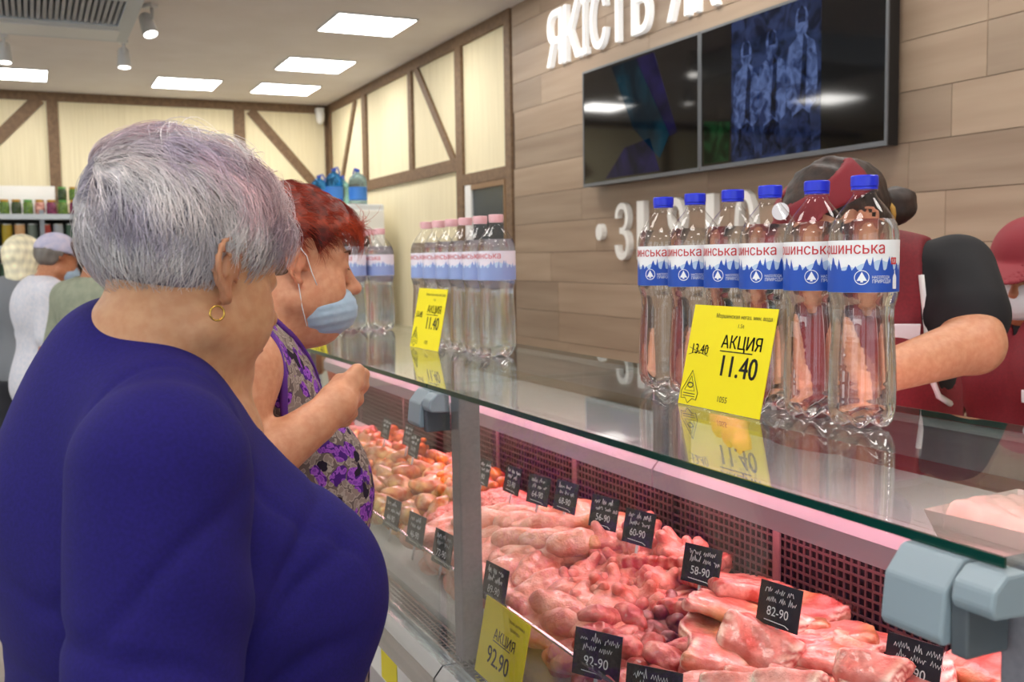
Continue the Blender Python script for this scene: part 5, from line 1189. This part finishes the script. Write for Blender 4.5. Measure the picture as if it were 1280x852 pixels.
# ------------------------------------------------------------------ cooler with bottles on top, far corner
fr = thing('drinks_cooler', 'tall white cooler standing in the far corner', 'cooler', (2.65, 9.35, 0))
link('cabinet', MB().box((-.33, -.30, .05), (.33, .30, 1.985)).mesh('cabinet', 'white_metal', bevel=.012), fr); box('base', (-.30, -.27, 0), (.30, .27, .05), 'black_plastic', fr); box('door', (-.32, -.325, .14), (.32, -.301, 1.93), 'white_plastic', fr, .006); box('handle', (.27, -.350, .9), (.29, -.326, 1.3), 'alu', fr, .004)
solidglass('blue_water', (.25, .55, .95, 1), 1.25, clear=.5); solidglass('aqua_water', (.6, .88, .97, 1), 1.25, clear=.5); solidglass('pale_water', (.62, .78, .90, 1), 1.25, clear=.5)
M('cap_navy', '#2b4aa8', .4); M('label_cyan', '#3f7fd0', .5)
def jug(x, y, r, h, mat, label, rr):
    t = thing('water_jug', label, 'bottle', (x, y, 1.9855), rr, 'large bottles on the cooler')
    P_ = [(r*.8, 0), (r*.97, .01), (r, .03), (r*.96, .08), (r, .10), (r*.96, .14), (r, .17), (r, h*.66), (r*.9, h*.76), (r*.5, h*.86), (r*.24, h*.90), (r*.24, h*.93)]
    link('jug_body', MB().lathe(P_, 24).mesh('jug_body', mat, 50), t); link('cap', MB().lathe([(r*.28, h*.925), (r*.28, h)], 16).mesh('cap', 'cap_navy', 40), t); link('label', MB().lathe([(r*1.01, .05), (r*1.01, h*.5)], 24, cap=False).mesh('label', 'label_cyan', True, fix=False), t) if mat != 'aqua_water' else None
    link('handle', MB().tube([(0, 0, h*1.0), (r*.5, 0, h*1.04), (r*.8, 0, h*.9), (r*.7, 0, h*.78)], .008, 6).mesh('handle', 'cap_navy', True), t)
jug(2.56, 9.22, .078, .33, 'blue_water', 'deep blue big water bottle on the white cooler', .3); jug(2.79, 9.24, .085, .33, 'pale_water', 'pale blue big water bottle at the cooler edge', 1.9); jug(2.67, 9.36, .07, .27, 'aqua_water', 'turquoise big water bottle between two others on the cooler', .8); jug(2.44, 9.30, .075, .27, 'blue_water', 'smaller dark blue bottle behind the others on the cooler', .2)
# ------------------------------------------------------------------ grocery shelf at the far wall
M('shelf_grey', '#8f949c', .45, metal=.4); M('shelf_back', '#4a4540', .8)
sh = thing('grocery_shelf', 'grey metal grocery shelf with jars and cans at the far wall', 'shelf', (.30, 11.05, 0))
box('back_panel', (-1.6, .26, 0), (1.2, .29, 2.0), 'shelf_back', sh)
for xx in (-1.6, -.2, 1.16): box('upright', (xx, -.28, 0), (xx+.04, .259, 2.0), 'shelf_grey', sh)
for zz in (.15, .55, .93, 1.30, 1.655, 1.955):
    b = box('shelf_board', (-1.56, -.29, zz-.03), (1.158, .258, zz), 'shelf_grey', sh); box('price_rail', (-1.56, -.31, zz-.045), (1.158, -.291, zz+.005), 'grey_paint', b)
def can_mesh(cols, r, h):
    nm = 'can'; mb = MB().lathe([(r*.9, 0), (r, .006), (r, h-.008), (r*.93, h)], 18); me = mb.mesh(nm, None, 40); return me
CC = [('dark olive', '#3d4026'), ('mustard yellow', '#b39a2a'), ('peach', '#d9a877'), ('grey green', '#6f7a70'), ('red', '#b8453c'), ('light grey', '#a9b0b8'), ('dark green', '#3f5a48'), ('tan', '#c8a67e'), ('pale green', '#bcc39a'), ('brown', '#7a4a35'), ('orange', '#d17a34'), ('white', '#dcd6c9')]
for n, c in CC: M('tin_'+n.replace(' ', '_'), c, .4)
M('tin_lid', '#c5c5c0', .3, metal=.8)
def can(x, y, z, r, h, n, label, grp):
    t = thing('food_can', label, 'can', (x, y, z), 0, grp); link('can_body', MB().lathe([(r*.92, 0), (r, .006), (r, h-.01)], 16).mesh('can_body', 'tin_'+n.replace(' ', '_'), 40), t); link('lid', MB().lathe([(r*1.01, h-.01), (r*1.01, h-.003), (r*.9, h)], 16).mesh('lid', 'tin_lid', 40), t)
for i in range(8): can(-.30+.112*i, 10.86, 1.6555, .047, .215, CC[i][0], '%s can on the shelf below the jars' % CC[i][0], 'cans on the middle shelf')
for i, k in enumerate((9, 6, 0, 4)): can(-.33+.112*i, 10.86, 1.3005, .047, .20, CC[k][0], '%s can on the low shelf behind the shoppers' % CC[k][0], 'cans on the low shelf')
M('jar_green', '#3e5a2a', .25, c2='#6f8a35', scale=40); M('jar_dark', '#23301f', .25, c2='#41502a', scale=40); M('jar_plum', '#5a2440', .25, c2='#8a3a58', scale=40); M('jar_red', '#8a3a34', .3, c2='#d0a090', scale=30); M('jar_lid', '#b5862f', .35, metal=.6); M('jar_lid_green', '#4a8a3a', .4)
def jar(x, y, z, r, h, m, lid, label, grp):
    t = thing('preserve_jar', label, 'jar', (x, y, z), 0, grp); link('jar_body', MB().lathe([(r*.9, 0), (r, .008), (r, h*.72), (r*.8, h*.84), (r*.8, h*.86)], 16).mesh('jar_body', m, 50), t); link('lid', MB().lathe([(r*.86, h*.86), (r*.86, h*.98), (r*.8, h)], 16).mesh('lid', lid, 40), t)
JM = [('jar_dark', 'jar_lid_green', 'dark green'), ('jar_green', 'jar_lid', 'gold-lidded green'), ('jar_dark', 'jar_lid', 'gold-lidded dark'), ('jar_green', 'jar_lid_green', 'light green'), ('jar_red', 'jar_lid', 'rosy'), ('jar_plum', 'jar_lid', 'plum'), ('jar_green', 'jar_lid_green', 'green-lidded'), ('jar_plum', 'jar_lid', 'deep red')]
for i, (m, l, nme) in enumerate(JM): jar(-.30+.102*i, 10.86, 1.9555, .045, .145, m, l, '%s preserve jar on the top shelf, standing in the front row' % nme, 'jars on the top shelf')
for i, (m, l, nme) in enumerate([('jar_dark', 'jar_lid_green', 'dark green'), ('jar_green', 'jar_lid', 'gold-lidded green'), ('jar_plum', 'jar_lid', 'plum')]): jar(.31+.102*(i-.0), 10.86, 2.1008, .042, .125, m, l, '%s preserve jar stacked on another jar beside the white board' % nme, 'stacked jars on the top shelf')
bd = thing('blank_board', 'long white blank board standing behind the jars', 'board', (-.15, 10.98, 1.9555)); box('panel', (-.45, 0, 0), (.40, .012, .285), 'white_plastic', bd); box('foot', (-.3, .0121, 0), (-.26, .06, .06), 'white_plastic', bd); box('foot', (.2, .0121, 0), (.24, .06, .06), 'white_plastic', bd)
# ------------------------------------------------------------------ rear worktop and foam pack
wt = thing('rear_worktop', 'grey worktop behind the counter, seen through the glass', 'worktop', (0, 0, 0)); box('top', (1.14, .52, 1.035), (1.50, 3.9, 1.06), 'grey_paint', wt, .003)
for yy in (.6, 2.2, 3.7): box('leg', (1.42, yy, 0), (1.46, yy+.04, 1.034), 'alu', wt)
pk = thing('meat_packet', 'white foam packet wrapped in cling film behind the near clamp', 'packet', (1.245, .90, 1.0605), .1); pk.scale = (1.0, 1.0, 1.9)
M('foam', '#e9d9d2', .6, c2='#dfc5bd', scale=30); sheetglass('cling', (.98, .97, .97, 1), 1.4, .15)
V, F = nets(lambda P: smax(np.abs(P[:, 2]-.02)-.016+.004*wob(P, 60, 2), np.maximum(np.abs(P[:, 0])-.09, np.abs(P[:, 1])-.12), .015)+.004*wob(P, 40, 5), A(-.12, -.15, -.03), A(.12, .15, .07), .005); link('filling', raw_mesh('filling', V, F, 'foam'), pk)
mb = MB(); mb.add([(-.11, -.14, .03), (.11, -.14, .03), (.11, .14, .03), (-.11, .14, .03), (-.09, -.12, 0), (.09, -.12, 0), (.09, .12, 0), (-.09, .12, 0)], [(4, 7, 6, 5), (0, 1, 5, 4), (1, 2, 6, 5), (2, 3, 7, 6), (3, 0, 4, 7)]); link('tray', mb.mesh('tray', 'white_plastic'), pk)
